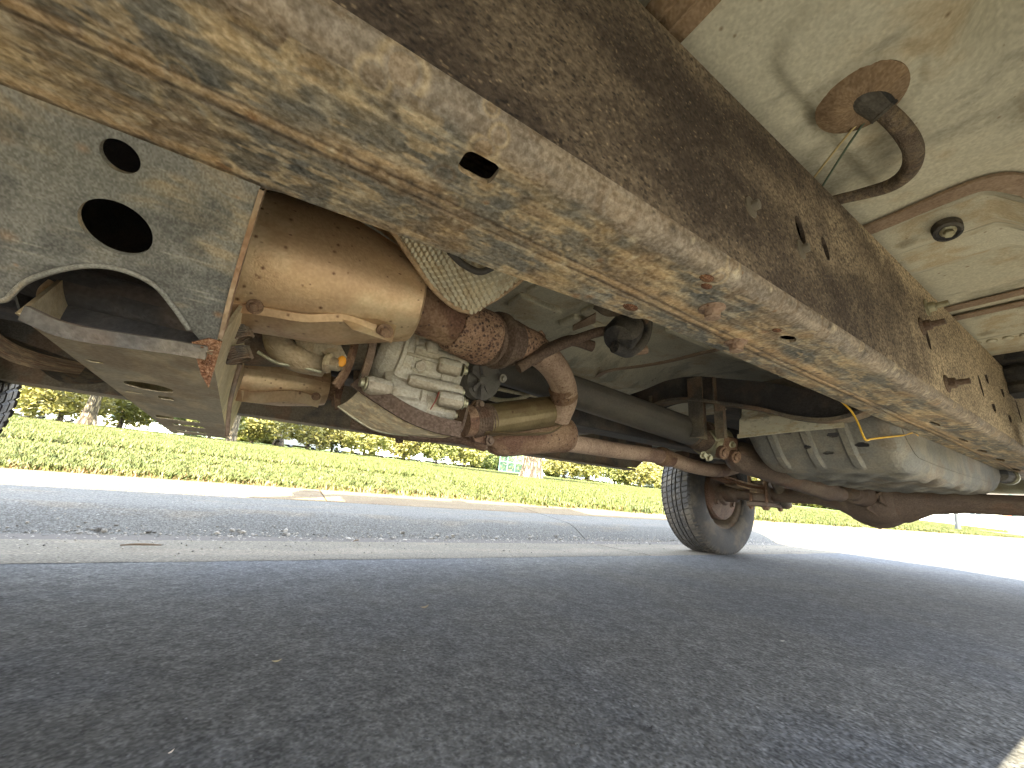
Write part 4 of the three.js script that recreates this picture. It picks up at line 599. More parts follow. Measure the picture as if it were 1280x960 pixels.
// floor pan outboard of the near rail: stamped sheet with a raised panel, a hollow and a cable grommet
const YF = 0.86;
{
  const rect = (x, z, cx, cz, hx, hz, r) => { const dx = Math.abs(x - cx) - hx + r, dz = Math.abs(z - cz) - hz + r; return Math.hypot(Math.max(dx, 0), Math.max(dz, 0)) + Math.min(Math.max(dx, dz), 0) - r; };
  const f = (x, z) => {
    let y = YF; y -= 0.011 * (1 - sst(-0.010, 0.010, rect(x, z, 0.66, -0.055, 0.22, 0.115, 0.05)));
    y += 0.055 * Math.exp(-(((x - 0.62) / 0.06) ** 2 + ((z - 0.015) / 0.035) ** 2)); y += 0.012 * Math.exp(-(((x - 0.76) / 0.06) ** 2 + ((z - 0.01) / 0.03) ** 2));
    const d = Math.hypot(x - 0.606, z + 0.125); y += 0.006 * Math.exp(-(((d - 0.062) / 0.007) ** 2));
    y += 0.010 * Math.exp(-(((z - 0.0 + (x - 1.3) * 0.02) / 0.012) ** 2)) * sst(1.2, 1.3, x);
    return y;
  };
  const g = surf(220, 90, (s, t) => { const x = mix(-0.52, 2.1, s), z = mix(-0.345, 0.2, t); return [x, f(x, z), z]; });
  const fl = part('floor_pan', xzUV(g), M.floor, T, 'pale dusty floor pan outboard of the rail');
  const gc = [0.606, YF - 0.014, -0.122];
  part('grommet', rev([gc[0], gc[1] + 0.004, gc[2]], [gc[0] - 0.002, gc[1] - 0.012, gc[2]], [[0, 0.05], [0.25, 0.0505], [0.4, 0.048], [0.55, 0.040], [0.65, 0.038], [0.9, 0.03], [1, 0.02], [1, 0]], 40), M.grommet, fl, 'round brown rubber grommet in the floor');
  const hp = [[0.61,0.848,-0.116], [0.623,0.825,-0.106], [0.658,0.808,-0.098], [0.709,0.802,-0.099], [0.758,0.806,-0.116], [0.79,0.818,-0.145], [0.789,0.825,-0.178], [0.775,0.828,-0.213], [0.748,0.825,-0.259], [0.715,0.82,-0.299]];
  const hn = part('wire_harness', tube(hp, [0.0115, 0.0115, 0.0120, 0.0120, 0.011, 0.0095, 0.0085, 0.008], 20, 120), M.tape, fl, 'taped wiring harness curling out of the grommet');
  part('sleeve', rev([0.6,0.852,-0.118], [0.629,0.822,-0.105], [[0, 0.020], [0.5, 0.0175], [0.9, 0.0155], [0.92, 0.0165], [1, 0.016], [1, 0.01]], 24), M.rubber, hn);
  const ring = []; for (let i = 1; i < 8; i++) ring.push(i);
  part('wire', tube([[0.623,0.842,-0.096], [0.628,0.838,-0.12], [0.644,0.835,-0.15], [0.695,0.83,-0.219]], 0.0016, 8, 40), M.cream, fl);
  part('wire', tube([[0.622,0.841,-0.094], [0.632,0.837,-0.118], [0.659,0.834,-0.151], [0.727,0.83,-0.218]], 0.0016, 8, 40), M.green, fl);
  // cross-sill under the seat: sealed edge, sloped front with a bushed bolt, hole in the bottom
  part('sealer_strip', ribbon([[0.955, YF - 0.006, -0.34], [0.955, YF - 0.006, -0.2], [0.952, YF - 0.006, -0.08], [0.962, YF - 0.006, -0.055], [1.02, YF - 0.007, -0.022], [1.08, YF - 0.007, 0.0], [1.1, YF - 0.007, 0.18]], 0.036, 0.006, [0, -1, 0]), M.sealer, fl, 'tan seam sealer beside the cross-sill');
  const sill = part('cross_sill', [punch(surf(96, 260, (s, t) => { const z = mix(-0.345, 0.2, t), k = sst(-0.075, -0.02, z) * 0.10, pr = [[0.975, YF - 0.002], [0.985, YF - 0.010], [1.035, YF - 0.033], [1.05, YF - 0.034], [1.062, YF - 0.026], [1.075, YF - 0.034], [1.13, YF - 0.046], [1.15, YF - 0.044], [1.165, YF - 0.002]]; const f = s * 8, i = Math.min(7, Math.floor(f)), q = f - i; return [mix(pr[i][0], pr[i + 1][0], q) + k, mix(pr[i][1], pr[i + 1][1], q), z]; }), [[1.19, YF - 0.0415, -0.075, 0.018, 0.03, 0.013]])], M.floor, fl, 'pale cross-sill under the floor');
  part('bush', rev([1.02, YF - 0.026, -0.125], [1.01, YF - 0.046, -0.123], [[0, 0.02], [0.1, 0.0215], [0.9, 0.0205], [1, 0.016], [0.8, 0.012], [0.8, 0]], 28), M.rubber, sill);
  part('bolt', [...hexBolt([1.011, YF - 0.042, -0.123], [-0.45, -0.9, 0.1], 0.008, 0.012)], M.zinc, sill);
  part('sealer_strip', box(1.49, 1.525, YF - 0.008, YF - 0.003, -0.345, 0.2, 0.002), M.sealer, fl);
  part('sealer_strip', box(1.565, 1.595, YF - 0.012, YF - 0.006, -0.345, 0.2, 0.002), M.sealer, fl);
  const r2 = part('rear_sill', surf(8, 20, (s, t) => { const pr = [[1.60, YF - 0.004], [1.68, YF - 0.045], [1.70, YF - 0.052], [1.86, YF - 0.055], [1.90, YF - 0.0]]; const f = s * 4, i = Math.min(3, Math.floor(f)), q = f - i; return [mix(pr[i][0], pr[i + 1][0], q), mix(pr[i][1], pr[i + 1][1], q), mix(-0.345, 0.2, t)]; }), M.floor, fl);
  for (let i = 0; i < 14; i++) { const q = new THREE.SphereGeometry(0.011, 12, 8); q.scale(1.2, 0.5, 1); q.translate(1.71, YF - 0.054, -0.30 + i * 0.03); part('weld_bump', boxUV(q), M.floor, r2); }
  part('mount_rubber', rev([2.0, 0.70, -0.17], [2.0, 0.86, -0.17], [[0, 0], [0, 0.05], [0.15, 0.055], [0.25, 0.04], [0.35, 0.055], [0.5, 0.055], [0.6, 0.04], [0.7, 0.055], [1, 0.05]], 28), M.rubber, fl);
  part('front_body_mount', [rev([0.287,0.874,-0.19], [0.338,0.846,-0.19], [[0, 0.045], [0.35, 0.047], [0.4, 0.042], [0.65, 0.046], [0.7, 0.04], [1, 0.034], [1, 0]], 30)], M.grommet, fl, 'brown body mount beside the rail');
}
// floor between the rails
{
  const f = (x, z) => { let y = 0.80; for (const c of [-0.57]) y += 0.016 * (1 - sst(0.018, 0.034, Math.abs(z - c + 0.02 * Math.sin(x * 2)))) * (1 - sst(0.30, 0.34, Math.abs(((x + 0.1) % 0.42) - 0.21 + 0.0) * 1.9)); y += 0.09 * (1 - sst(0.10, 0.26, Math.abs(z + 0.95))) * sst(0.8, 1.1, x); y -= 0.02 * sst(0.9, 1.3, x); y += 0.012 * Math.sin(x * 9) * sst(-0.8, -0.5, z) * 0.6; return y; };
  const g = surf(200, 90, (s, t) => { const x = mix(-0.03, 2.05, s), z = mix(-1.62, -0.30, t); return [x, f(x, z), z]; });
  const c = part('centre_floor', xzUV(g), M.floorDim, T, 'grey ribbed floor above the drive shaft');
  part('sealer_strip', ribbon([[1.161,0.79,-1.253], [1.114,0.786,-1.117], [1.147,0.782,-0.979], [1.174,0.782,-0.873], [1.181,0.782,-0.749], [1.2,0.782,-0.611]], 0.02, 0.005, [0, 1, 0]), M.sealer, c);
  part('sealer_tab', polySheet([[0.711,0.78,-0.866], [0.703,0.78,-0.755], [0.746,0.78,-0.803], [0.735,0.78,-0.893]], 0.004), M.sealer, c);
  for (const [x0, z0, l] of [[0.30, -0.80, 0.15], [0.49, -0.80, 0.15], [0.68, -0.80, 0.2], [0.30, -0.90, 0.15], [0.49, -0.90, 0.15], [0.68, -0.90, 0.2], [0.95, -0.72, 0.25], [0.95, -0.62, 0.25], [0.62, -0.66, 0.26]]) part('stamped_rib', box(x0, x0 + l, 0.784, 0.808, z0, z0 + 0.075, 0.009), M.floorDim, c);
  part('transmission_tunnel', [box(-0.9, -0.034, 0.885, 0.897, -1.6, -0.335), box(-0.036, -0.03, 0.79, 0.897, -1.6, -0.335), box(-0.9, -0.03, 0.76, 0.897, -0.341, -0.336), box(-0.9, -0.03, 0.60, 0.897, -1.2, -1.19)], M.black, T, 'transmission tunnel, its black colour standing in for unlit depth');  // black colour stands in for the unlit depth behind the gusset holes
  part('bed_floor', [box(1.95, 3.7, 0.80, 0.84, -1.6, 0.2)], M.black, T);
}
// ---------------------------------------------------------------- ground: road, gutter, kerb, pavement, lawn (level axes: y up, z to the street)
const SL = 0.0639;
const PROF = [[9, 0.10], [6, 0.20], [3.5, 0.2237], [0, 0], [-1.545, -0.0987]];
const asphaltMap = (() => {
  const N = 2048, S = spots(9000, 0.0010, 0.0034, 501), S2 = spots(2200, 0.0007, 0.0019, 502), hb = new Float32Array(N * N);
  const t = makeTex(N, N, (u, v) => {
    const big = fbm(u, v, 4, 4, 4, 503), mid = fbm(u, v, 90, 90, 2, 504), fine = vn(u * 420, v * 420, 420, 420, 505), f2 = vn(u * 800, v * 800, 800, 800, 507);
    let g = 64 + (big - 0.5) * 10 + (mid - 0.5) * 34 + (fine - 0.5) * 40 + (f2 - 0.5) * 40, h = mid * 0.55 + fine * 0.4; const [q, id] = S(u, v); let w = 0;
    if (q < 1) { g = mix(g, 44 + id * 44, 0.8 * sst(1, 0.6, q)); h += (1 - q * q) * 0.5; w = id; }
    const [q2, id2] = S2(u, v); if (q2 < 1 && id2 > 0.86) { g = mix(g, 96 + 50 * (id2 - 0.86) * 7, 0.8 * sst(1, 0.5, q2)); h += 0.3; }
    hb[Math.floor(v * N) * N + Math.floor(u * N)] = h;
    const warm = sst(0.46, 0.68, big) * 4; return [g + 1 + warm, g + 1 + warm * 0.6, g + 1 - warm * 0.4];
  });
  const b = makeTex(N, N, (u, v) => { const k = 255 * clamp(hb[Math.floor(v * N) * N + Math.floor(u * N)] * 0.62); return [k, k, k]; }, false);
  for (const x of [t, b]) x.repeat.set(1 / 1.9, 1 / 1.9);
  return std({ map: t, bumpMap: b, bumpScale: 0.006, roughness: 1 });
})();
function concrete(a, b, s, o = {}) {
  const S = spots(o.n || 1500, 0.001, o.r || 0.005, s + 1), t = makeTex(768, 768, (u, v) => {
    let c = mix3(a, b, fbm(u, v, 6, 6, 5, s)); const st = fbm(u, v, 3, 14, 4, s + 5); c = mix3(c, o.stain || [104, 92, 74], sst(0.52, 0.75, st) * 0.55);
    const [q, id] = S(u, v); if (q < 1) c = mix3(c, id > 0.6 ? [70, 62, 52] : id > 0.3 ? (o.fleck || [150, 140, 120]) : [132, 118, 98], (1 - q * q) * 0.7);
    const g = (vn(u * 330, v * 330, 330, 330, s + 9) - 0.5) * 46; return [c[0] + g, c[1] + g, c[2] + g];
  });
  t.repeat.set(1 / 1.2, 1 / 1.2);
  return std({ map: t, bumpMap: clonedTex(gritBump, 0.22, 0.22), bumpScale: o.bump || 0.002, roughness: 1 });
}
const mGutter = concrete([92, 83, 66], [82, 74, 59], 520), mKerb = concrete([95, 90, 80], [84, 80, 72], 540, { n: 1800, r: 0.005, bump: 0.005, fleck: [140, 134, 122] }), mWalk = concrete([104, 85, 54], [92, 75, 46], 560, { stain: [84, 64, 40] });
{
  const zs = []; for (let i = 0; i <= 60; i++) zs.push(mix(9, -1.545, i / 60));
  const yAt = (z) => { for (let i = 0; i < PROF.length - 1; i++) if (z <= PROF[i][0] && z >= PROF[i + 1][0]) return mix(PROF[i][1], PROF[i + 1][1], (z - PROF[i][0]) / (PROF[i + 1][0] - PROF[i][0])); return 0; };
  structure('road', xzUV(surf(120, 60, (s, t) => { const z = zs[Math.round(t * 60)], x = mix(-60, 120, s); const wob = t === 1 ? 0 : 0; return [x, yAt(z) + wob, z]; })), asphaltMap);
}
const XJ = [1.863,-0.064,-2.08][0];
function strip(name, prof, mat, len, x0, x1) {               // poured in lengths with open joints between them
  const g = new THREE.Group(); g.name = uniq(name); g.userData.kind = 'structure'; scene.add(g);
  const per = []; let L = 0; prof.forEach((p, i) => { if (i) L += Math.hypot(p[0] - prof[i - 1][0], p[1] - prof[i - 1][1]); per.push(L); });
  let n0 = Math.floor((x0 - XJ) / len), n1 = Math.ceil((x1 - XJ) / len);
  for (let n = n0; n < n1; n++) {
    const a = XJ + n * len + 0.005, b = XJ + (n + 1) * len - 0.005, N = prof.length - 1;
    const s = surf(Math.max(2, Math.round(len * (name === 'gutter' ? 40 : 4))), N, (s, t) => { const p = prof[Math.round(t * N)]; return [mix(a, b, s), p[1], p[0] + (t === 0 && name === 'gutter' ? 0.014 * (fbm(s + n * 0.31, 0.5, 40, 2, 3, 801 + n) - 0.5) : 0)]; });
    const p = s.attributes.position, uv = s.attributes.uv; for (let i = 0; i < p.count; i++) uv.setXY(i, p.getX(i) + n * 0.37, per[i % (N + 1)] + n * 0.21);
    const end = (x) => { const e = polySheet([...prof.map(([z, y]) => [x, y, z]), [x, -0.3, prof[N][0]], [x, -0.3, prof[0][0]]], 0.001); return e; };
    part(name + '_section', [s, end(a), end(b)], mat, g);
  }
}
strip('gutter', [[-1.51, -0.0955], [-1.548, -0.0965], [-1.66, -0.107], [-1.86, -0.121], [-2.0, -0.127], [-2.03, -0.128]], mGutter, 3.05, -12, 30);
{ const k = [[-1.995, -0.135], [-2.004, -0.1268]]; for (let i = 0; i <= 12; i++) { const t = i / 12; k.push([-2.01 - 0.24 * t, -0.1245 + 0.0815 * Math.sin(t * Math.PI / 2) ** 1.1 ]); } k.push([-2.30, -0.041], [-2.46, -0.036], [-2.56, -0.032], [-2.566, -0.034], [-2.568, -0.09]); strip('kerb', k, mKerb, 3.05, -12, 30); }
strip('pavement', [[-2.572, -0.09], [-2.574, -0.035], [-2.580, -0.032], [-3.06, -0.014], [-3.068, -0.017], [-3.07, -0.09]], mWalk, 1.525, -14, 40);
structure('joint_bed', xzUV(surf(2, 2, (s, t) => [mix(-60, 120, s), mix(-0.135, -0.10, t), mix(-1.42, -3.1, t)])), std({ color: 0x4a4238, roughness: 1 }));
const LY = (z) => { const d = -z; return d < 3.05 ? -0.06 : d < 18 ? mix(-0.03, -0.03, 0) : d < 60 ? mix(-0.03, -0.14, (d - 18) / 42) : -0.14; };
const lawnMat = (() => { const t = makeTex(512, 512, (u, v) => { const a = fbm(u, v, 30, 30, 4, 600), b = fbm(u, v, 4, 4, 4, 601); let c = mix3([58, 78, 24], [96, 112, 40], a); c = mix3(c, [122, 112, 58], sst(0.55, 0.75, b) * 0.5); return c; }); t.repeat.set(1 / 3, 1 / 3); return std({ map: t, roughness: 1 }); })();
{
  const zz = [-3.06, -3.2, -5, -8, -12, -18, -30, -60, -120, -400];
  structure('lawn_ground', xzUV(surf(40, zz.length - 1, (s, t) => { const z = zz[Math.round(t * (zz.length - 1))]; return [mix(-400, 400, s), z === -3.06 ? -0.035 : LY(z), z]; })), lawnMat);
  structure('verge_ground', xzUV(surf(4, 2, (s, t) => [mix(-400, 400, s), mix(0.10, 0.10, t) - 0.01, mix(9, 400, t)])), lawnMat);
  structure('park_path', xzUV(surf(40, 2, (s, t) => [mix(-60, 120, s), LY(-18) + 0.006, mix(-17.6, -19.2, t)])), std({ color: 0x5c5850, roughness: 0.95 }));
  structure('car_park', xzUV(surf(40, 2, (s, t) => [mix(-80, 160, s), LY(mix(-51, -62, t)) + 0.012, mix(-51, -62, t)])), std({ color: 0x77746c, roughness: 0.95 }));
}
// grass: tufts, denser and finer near the pavement
function tuft(n, hgt, wid, spread) {
  const pos = [], nor = [];
  for (let i = 0; i < n; i++) {
    const a = rr(0, 6.283), r = Math.sqrt(rnd()) * spread, bx = Math.cos(a) * r, bz = Math.sin(a) * r, lean = rr(0.1, 0.9), d = rr(0, 6.283), hh = hgt * rr(0.55, 1.1), w = wid * rr(0.6, 1.2), tx = Math.cos(d), tz = Math.sin(d);
    const p = (k, s) => { const y = hh * (k - 0.28 * lean * k * k), o = lean * hh * k * k * 0.8, ww = w * s; return [bx + tx * o - tz * ww, y, bz + tz * o + tx * ww]; };
    const A = p(0, -0.5), B = p(0, 0.5), C = p(0.55, -0.55), D = p(0.55, 0.55), E = p(1, 0);
    for (const q of [A, B, C, C, B, D, C, D, E]) pos.push(...q);
  }
  const g = new THREE.BufferGeometry(); g.setAttribute('position', new THREE.Float32BufferAttribute(pos, 3)); g.computeVertexNormals(); return g;
}
const grassMat = new THREE.MeshPhysicalMaterial({ color: 0xffffff, roughness: 0.75, side: THREE.DoubleSide, transmission: 0, thickness: 0 });
function scatter(name, label, geo, mat, list, colours) {
  const m = new THREE.InstancedMesh(geo, mat, list.length), o = new THREE.Object3D(), c = new THREE.Color();
  list.forEach((p, i) => { o.position.set(p[0], p[1], p[2]); o.rotation.set(p[5] || 0, p[3], p[6] || 0); o.scale.setScalar(p[4]); if (p[7]) o.scale.y *= p[7]; o.updateMatrix(); m.setMatrixAt(i, o.matrix); const k = colours(p); c.setRGB(k[0], k[1], k[2]); m.setColorAt(i, c); });
  m.name = name; m.castShadow = m.receiveShadow = true; return tag(m, label, name.split('_')[0], null, 'stuff');
}
const green = () => { const k = rnd(); return k < 0.15 ? [0.15, 0.125, 0.045] : mix3([0.027, 0.040, 0.0025], [0.072, 0.080, 0.006], rnd()); };
{
  const near = [], mid = [], far = [];
  const patch = (x, z) => fbm(x / 40 + 0.5, z / 40 + 0.5, 40, 40, 3, 611);
  for (let i = 0; i < 60000; i++) { const z = -3.02 - 3.2 * Math.pow(rnd(), 1.25), lim = -z * 1.7; const x = rr(-3.2, 0.8 - z * 1.5); near.push([x, -0.035 - (z > -3.1 ? 0.01 : 0), z, rr(0, 6.28), rr(0.55, 1.15) * (z > -3.14 ? 0.6 : 1) * (0.7 + 0.6 * patch(x, z))]); }
  for (let i = 0; i < 26000; i++) { const z = -3.02 - 3.4 * rnd(), x = rr(2, 26); mid.push([x, -0.035, z, rr(0, 6.28), rr(0.8, 1.4)]); }
  for (let i = 0; i < 60000; i++) { const z = -6 - 12 * Math.pow(rnd(), 1.3), x = rr(-0.5, 1.7) * -z; mid.push([x, -0.03, z, rr(0, 6.28), rr(0.8, 1.5)]); }
  for (let i = 0; i < 30000; i++) { const z = -19 - 32 * Math.pow(rnd(), 1.2), x = rr(-0.6, 1.9) * -z; far.push([x, LY(z) - 0.01, z, rr(0, 6.28), rr(0.7, 1.3)]); }
  for (let i = 0; i < 14000; i++) { const z = -6 - 12 * rnd(), x = rr(1.6, 7) * -z; far.push([x, LY(z) - 0.01, z, rr(0, 6.28), rr(0.6, 1)]); }
  const dry = (p) => p[2] > -3.16 && rnd() < 0.6 ? [0.20, 0.14, 0.06] : green();
  scatter('grass', 'lush green lawn along the pavement edge', tuft(14, 0.062, 0.008, 0.05), grassMat, near, dry);
  scatter('grass', 'lawn between the kerb side and the park path', tuft(16, 0.075, 0.012, 0.10), grassMat, mid, green);
  scatter('grass', 'far lawn beyond the park path', tuft(16, 0.09, 0.025, 0.22), grassMat, far, green);
}
// loose grit in the gutter, chips on the asphalt
{
  const st = new THREE.IcosahedronGeometry(1, 0); st.scale(1, 0.6, 0.8);
  const L = [], A = [];
  for (let i = 0; i < 5000; i++) { const z = -2.0 + (rnd() + rnd() + rnd() - 1.5) * 0.06, x = rr(-2, 5.5); L.push([x, -0.1265 + Math.max(0, -2.01 - z) * 0.5, z, rr(0, 6), rr(0.002, 0.0075) * (rnd() < 0.06 ? 2.2 : 1), rr(0, 6)]); }
  for (let i = 0; i < 1500; i++) { const z = rr(-2.9, -1.56), x = rr(-2, 6); const y = z > -2.0 ? mix(-0.0965, -0.127, (-1.548 - z) / 0.452) : -0.036 + (-2.474 - z) * 0.037; if (z < -1.99 && z > -2.48) continue; L.push([x, y, z, rr(0, 6), rr(0.0015, 0.004), rr(0, 6)]); }
  for (let i = 0; i < 46000; i++) { const x = rr(-0.9, 3.4), z = rr(-1.47, -0.02), d = Math.hypot(x, z); if (rnd() > 1.3 - d * 0.4) continue; A.push([x, z * SL - 0.0008, z, rr(0, 6), rr(0.0010, 0.0026), rr(-0.4, 0.4), rr(-0.4, 0.4)]); }
  scatter('gravel', 'fine grit and leaf crumbs lying along the gutter line', st, std({ color: 0xffffff, roughness: 0.9 }), L, () => { const k = rr(0.05, 0.3); return [k * 1.05, k * 0.92, k * 0.72]; });
  scatter('gravel', 'small stone chips in the shaded asphalt', st, std({ color: 0xffffff, roughness: 0.8 }), A, () => { const k = rnd() < 0.01 ? rr(0.10, 0.17) : rr(0.025, 0.07); return [k * 1.02, k, k * 0.97]; });
}
// dead leaves and twigs one can point at
{
  const leaf = (name, label, p, s, a, col) => { const sh = new THREE.Shape(); sh.moveTo(-1, 0); sh.quadraticCurveTo(-0.2, 0.62, 1, 0); sh.quadraticCurveTo(-0.2, -0.62, -1, 0); const g = new THREE.ExtrudeGeometry(sh, { depth: 0.03, bevelEnabled: false, curveSegments: 8 }); const q = g.attributes.position; for (let i = 0; i < q.count; i++) q.setZ(i, q.getZ(i) + 0.25 * q.getX(i) ** 2 - 0.2 * Math.abs(q.getY(i))); g.computeVertexNormals(); g.scale(s, s, s); g.rotateX(-Math.PI / 2); g.rotateY(a); const m = new THREE.Mesh(boxUV(g), std({ color: col, roughness: 0.9 })); m.name = name; m.position.set(p[0], p[1], p[2]); m.castShadow = m.receiveShadow = true; tag(m, label, 'leaf'); };
  const onRoad = (x, z) => [x, z * SL + 0.002, z];
  const q1 = [0.37,-0.05,-0.919], q2 = [0.071,-0.035,-0.719], q3 = [-0.022,-0.03,-0.534], q4 = [1.046,-0.04,-0.488], q5 = [0.466,-0.03,-0.371];
  leaf('fallen_leaf', 'pale oval fallen leaf lying farthest out on the shaded asphalt', onRoad(q1[0], q1[2]), 0.013, 0.3, 0x7a6a50);
  leaf('fallen_leaf', 'small tan leaf in the middle of the shaded asphalt left of centre', onRoad(q2[0], q2[2]), 0.007, 0.1, 0x9a8a66);
  leaf('fallen_leaf', 'tiny whitish leaf flake at the lower left of the asphalt', onRoad(q3[0], q3[2]), 0.0035, 0.9, 0xc8b8a8);
  leaf('fallen_leaf', 'thin pale leaf flake on the asphalt in front of the rear wheel', onRoad(q4[0], q4[2]), 0.006, -0.4, 0xaaa498);
  leaf('fallen_leaf', 'dark curled leaf scrap at the lower right of the asphalt', onRoad(q5[0], q5[2]), 0.009, 0.2, 0x1c1a18);
  const tw = (label, p, l, a) => { const m = new THREE.Mesh(tube([[-l, 0.004, 0], [-l * 0.3, 0.007, 0.004], [l * 0.4, 0.004, -0.004], [l, 0.003, 0]], [0.002, 0.004, 0.002], 8, 20), std({ color: 0x6a5844, roughness: 0.95 })); m.name = 'twig'; m.position.set(...p); m.rotation.y = a; m.castShadow = m.receiveShadow = true; tag(m, label, 'twig'); };
  tw('dry twig lying on the gutter pan at the left', [[-0.296,-0.108,-1.763][0], -0.108, [-0.296,-0.108,-1.763][2]], 0.05, 0.1);
  tw('little dark twig tip against the kerb near the middle', [[0.403,-0.118,-1.913][0], -0.118, [0.403,-0.118,-1.913][2]], 0.02, 0.8);
}
// ---------------------------------------------------------------- park: trees, parked cars, houses
const barkMat = (() => { const t = makeTex(512, 512, (u, v) => { const r = Math.abs(fbm(u, v, 14, 4, 4, 700) - 0.5) * 2; let c = mix3([60, 50, 40], [136, 120, 98], sst(0.05, 0.4, r)); const g = (fbm(u, v, 90, 60, 2, 701) - 0.5) * 40; return [c[0] + g, c[1] + g, c[2] + g]; }); return std({ map: t, bumpMap: (() => { const b = makeTex(512, 512, (u, v) => { const r = sst(0.02, 0.4, Math.abs(fbm(u, v, 14, 4, 4, 700) - 0.5) * 2) * 255; return [r, r, r]; }, false); return b; })(), bumpScale: 0.06, roughness: 0.95 }); })();
function trunkGeo(r, h, flare, lean) {
  const g = surf(30, 40, (s, t) => { const a = t * Math.PI * 2, y = s * h, k = Math.pow(1 - s, 6), lob = 1 + (0.10 + 0.35 * k) * Math.sin(a * 5 + 1.3) * 0.5 + 0.07 * Math.sin(a * 9 + y * 2); const rad = r * (1 - 0.35 * s + flare * k) * lob; return [Math.cos(a) * rad + lean * y, y - 0.15, Math.sin(a) * rad]; });
  const uv = g.attributes.uv; for (let i = 0; i < uv.count; i++) uv.setXY(i, uv.getY(i) * 3, uv.getX(i) * h / 1.6); return g;
}
function crownGeo(n, c, R, leafS, low) {                     // clumps of leaf faces through a crown of uneven outline
  const pos = [], N = Math.round(n / 26), q = new THREE.Vector3();
  for (let k = 0; k < N; k++) {
    const a = rr(0, 6.283), e = Math.acos(rr(-1, 1)), rad = Math.pow(rr(0.12, 1), 0.45), cx = c[0] + Math.cos(a) * Math.sin(e) * R[0] * rad, cy = c[1] + Math.cos(e) * R[1] * rad * (Math.cos(e) < 0 ? low : 1), cz = c[2] + Math.sin(a) * Math.sin(e) * R[0] * rad, cs = rr(0.3, 0.75) * R[0] * 0.3;
    for (let i = 0; i < 26; i++) {
      q.set(rr(-1, 1), rr(-0.8, 0.8), rr(-1, 1)).normalize().multiplyScalar(cs * Math.cbrt(rnd())).add(new THREE.Vector3(cx, cy, cz));
      const u = new THREE.Vector3(rr(-1, 1), rr(-0.6, 0.6), rr(-1, 1)).normalize(), w = new THREE.Vector3(rr(-1, 1), rr(-1, 1), rr(-1, 1)).cross(u).normalize(), s = leafS * rr(0.6, 1.3);
      const A = q.clone().addScaledVector(u, s), B = q.clone().addScaledVector(w, s * 0.5), C = q.clone().addScaledVector(u, -s), D = q.clone().addScaledVector(w, -s * 0.5);
      for (const p of [A, B, C, A, C, D]) pos.push(p.x, p.y, p.z);
    }
  }
  const g = new THREE.BufferGeometry(); g.setAttribute('position', new THREE.Float32BufferAttribute(pos, 3)); g.computeVertexNormals(); g.setAttribute('uv', new THREE.Float32BufferAttribute(new Float32Array(pos.length / 3 * 2), 2)); return g;
}
const leafMats = [[0.165, 0.17, 0.024], [0.19, 0.178, 0.026], [0.12, 0.15, 0.026], [0.21, 0.182, 0.03]].map((c) => new THREE.MeshPhysicalMaterial({ color: new THREE.Color().setRGB(...c), roughness: 0.8, side: THREE.DoubleSide, transmission: 0.4, thickness: 0 }));
function bigTree(label, p, r, h, flare, lean) {
  const t = thing('park_tree', label, 'tree', [p[0], p[1], p[2]]);
  const tr = part('trunk', trunkGeo(r, h, flare, lean), barkMat, t); const top = [lean * h, h - 0.15, 0];
  for (let i = 0; i < 5; i++) { const a = i * 1.257 + 0.4; part('limb', tube([[top[0], top[1] - 0.9, 0], [top[0] + Math.cos(a) * 1.2, top[1] + 0.9, Math.sin(a) * 1.2], [top[0] + Math.cos(a) * 3, top[1] + 2.6, Math.sin(a) * 3]], [r * 0.5, r * 0.3, r * 0.12], 10, 16), barkMat, tr); }
  part('crown', crownGeo(7800, [top[0], top[1] + 4.2, 0], [6.0, 4.0], 0.24, 0.75), leafMats[0], t); return t;
}
bigTree('large trunk at the left between the front wheel and the white building', [-11.169,-0.03,-38.004], 0.36, 3.6, 0.5, 0.02);
bigTree('thick furrowed trunk left of the transfer case with a wide root flare', [0.435,-0.03,-49.667], 0.40, 3.6, 0.5, 0.0);
bigTree('broad grey trunk standing below the resonator', [10.306,-0.03,-15.063], 0.42, 3.8, 0.35, 0.0);
bigTree('pale slim trunk just right of the crossmember corner', [-2.605,-0.03,-34.067], 0.22, 3.4, 0.5, 0.03);
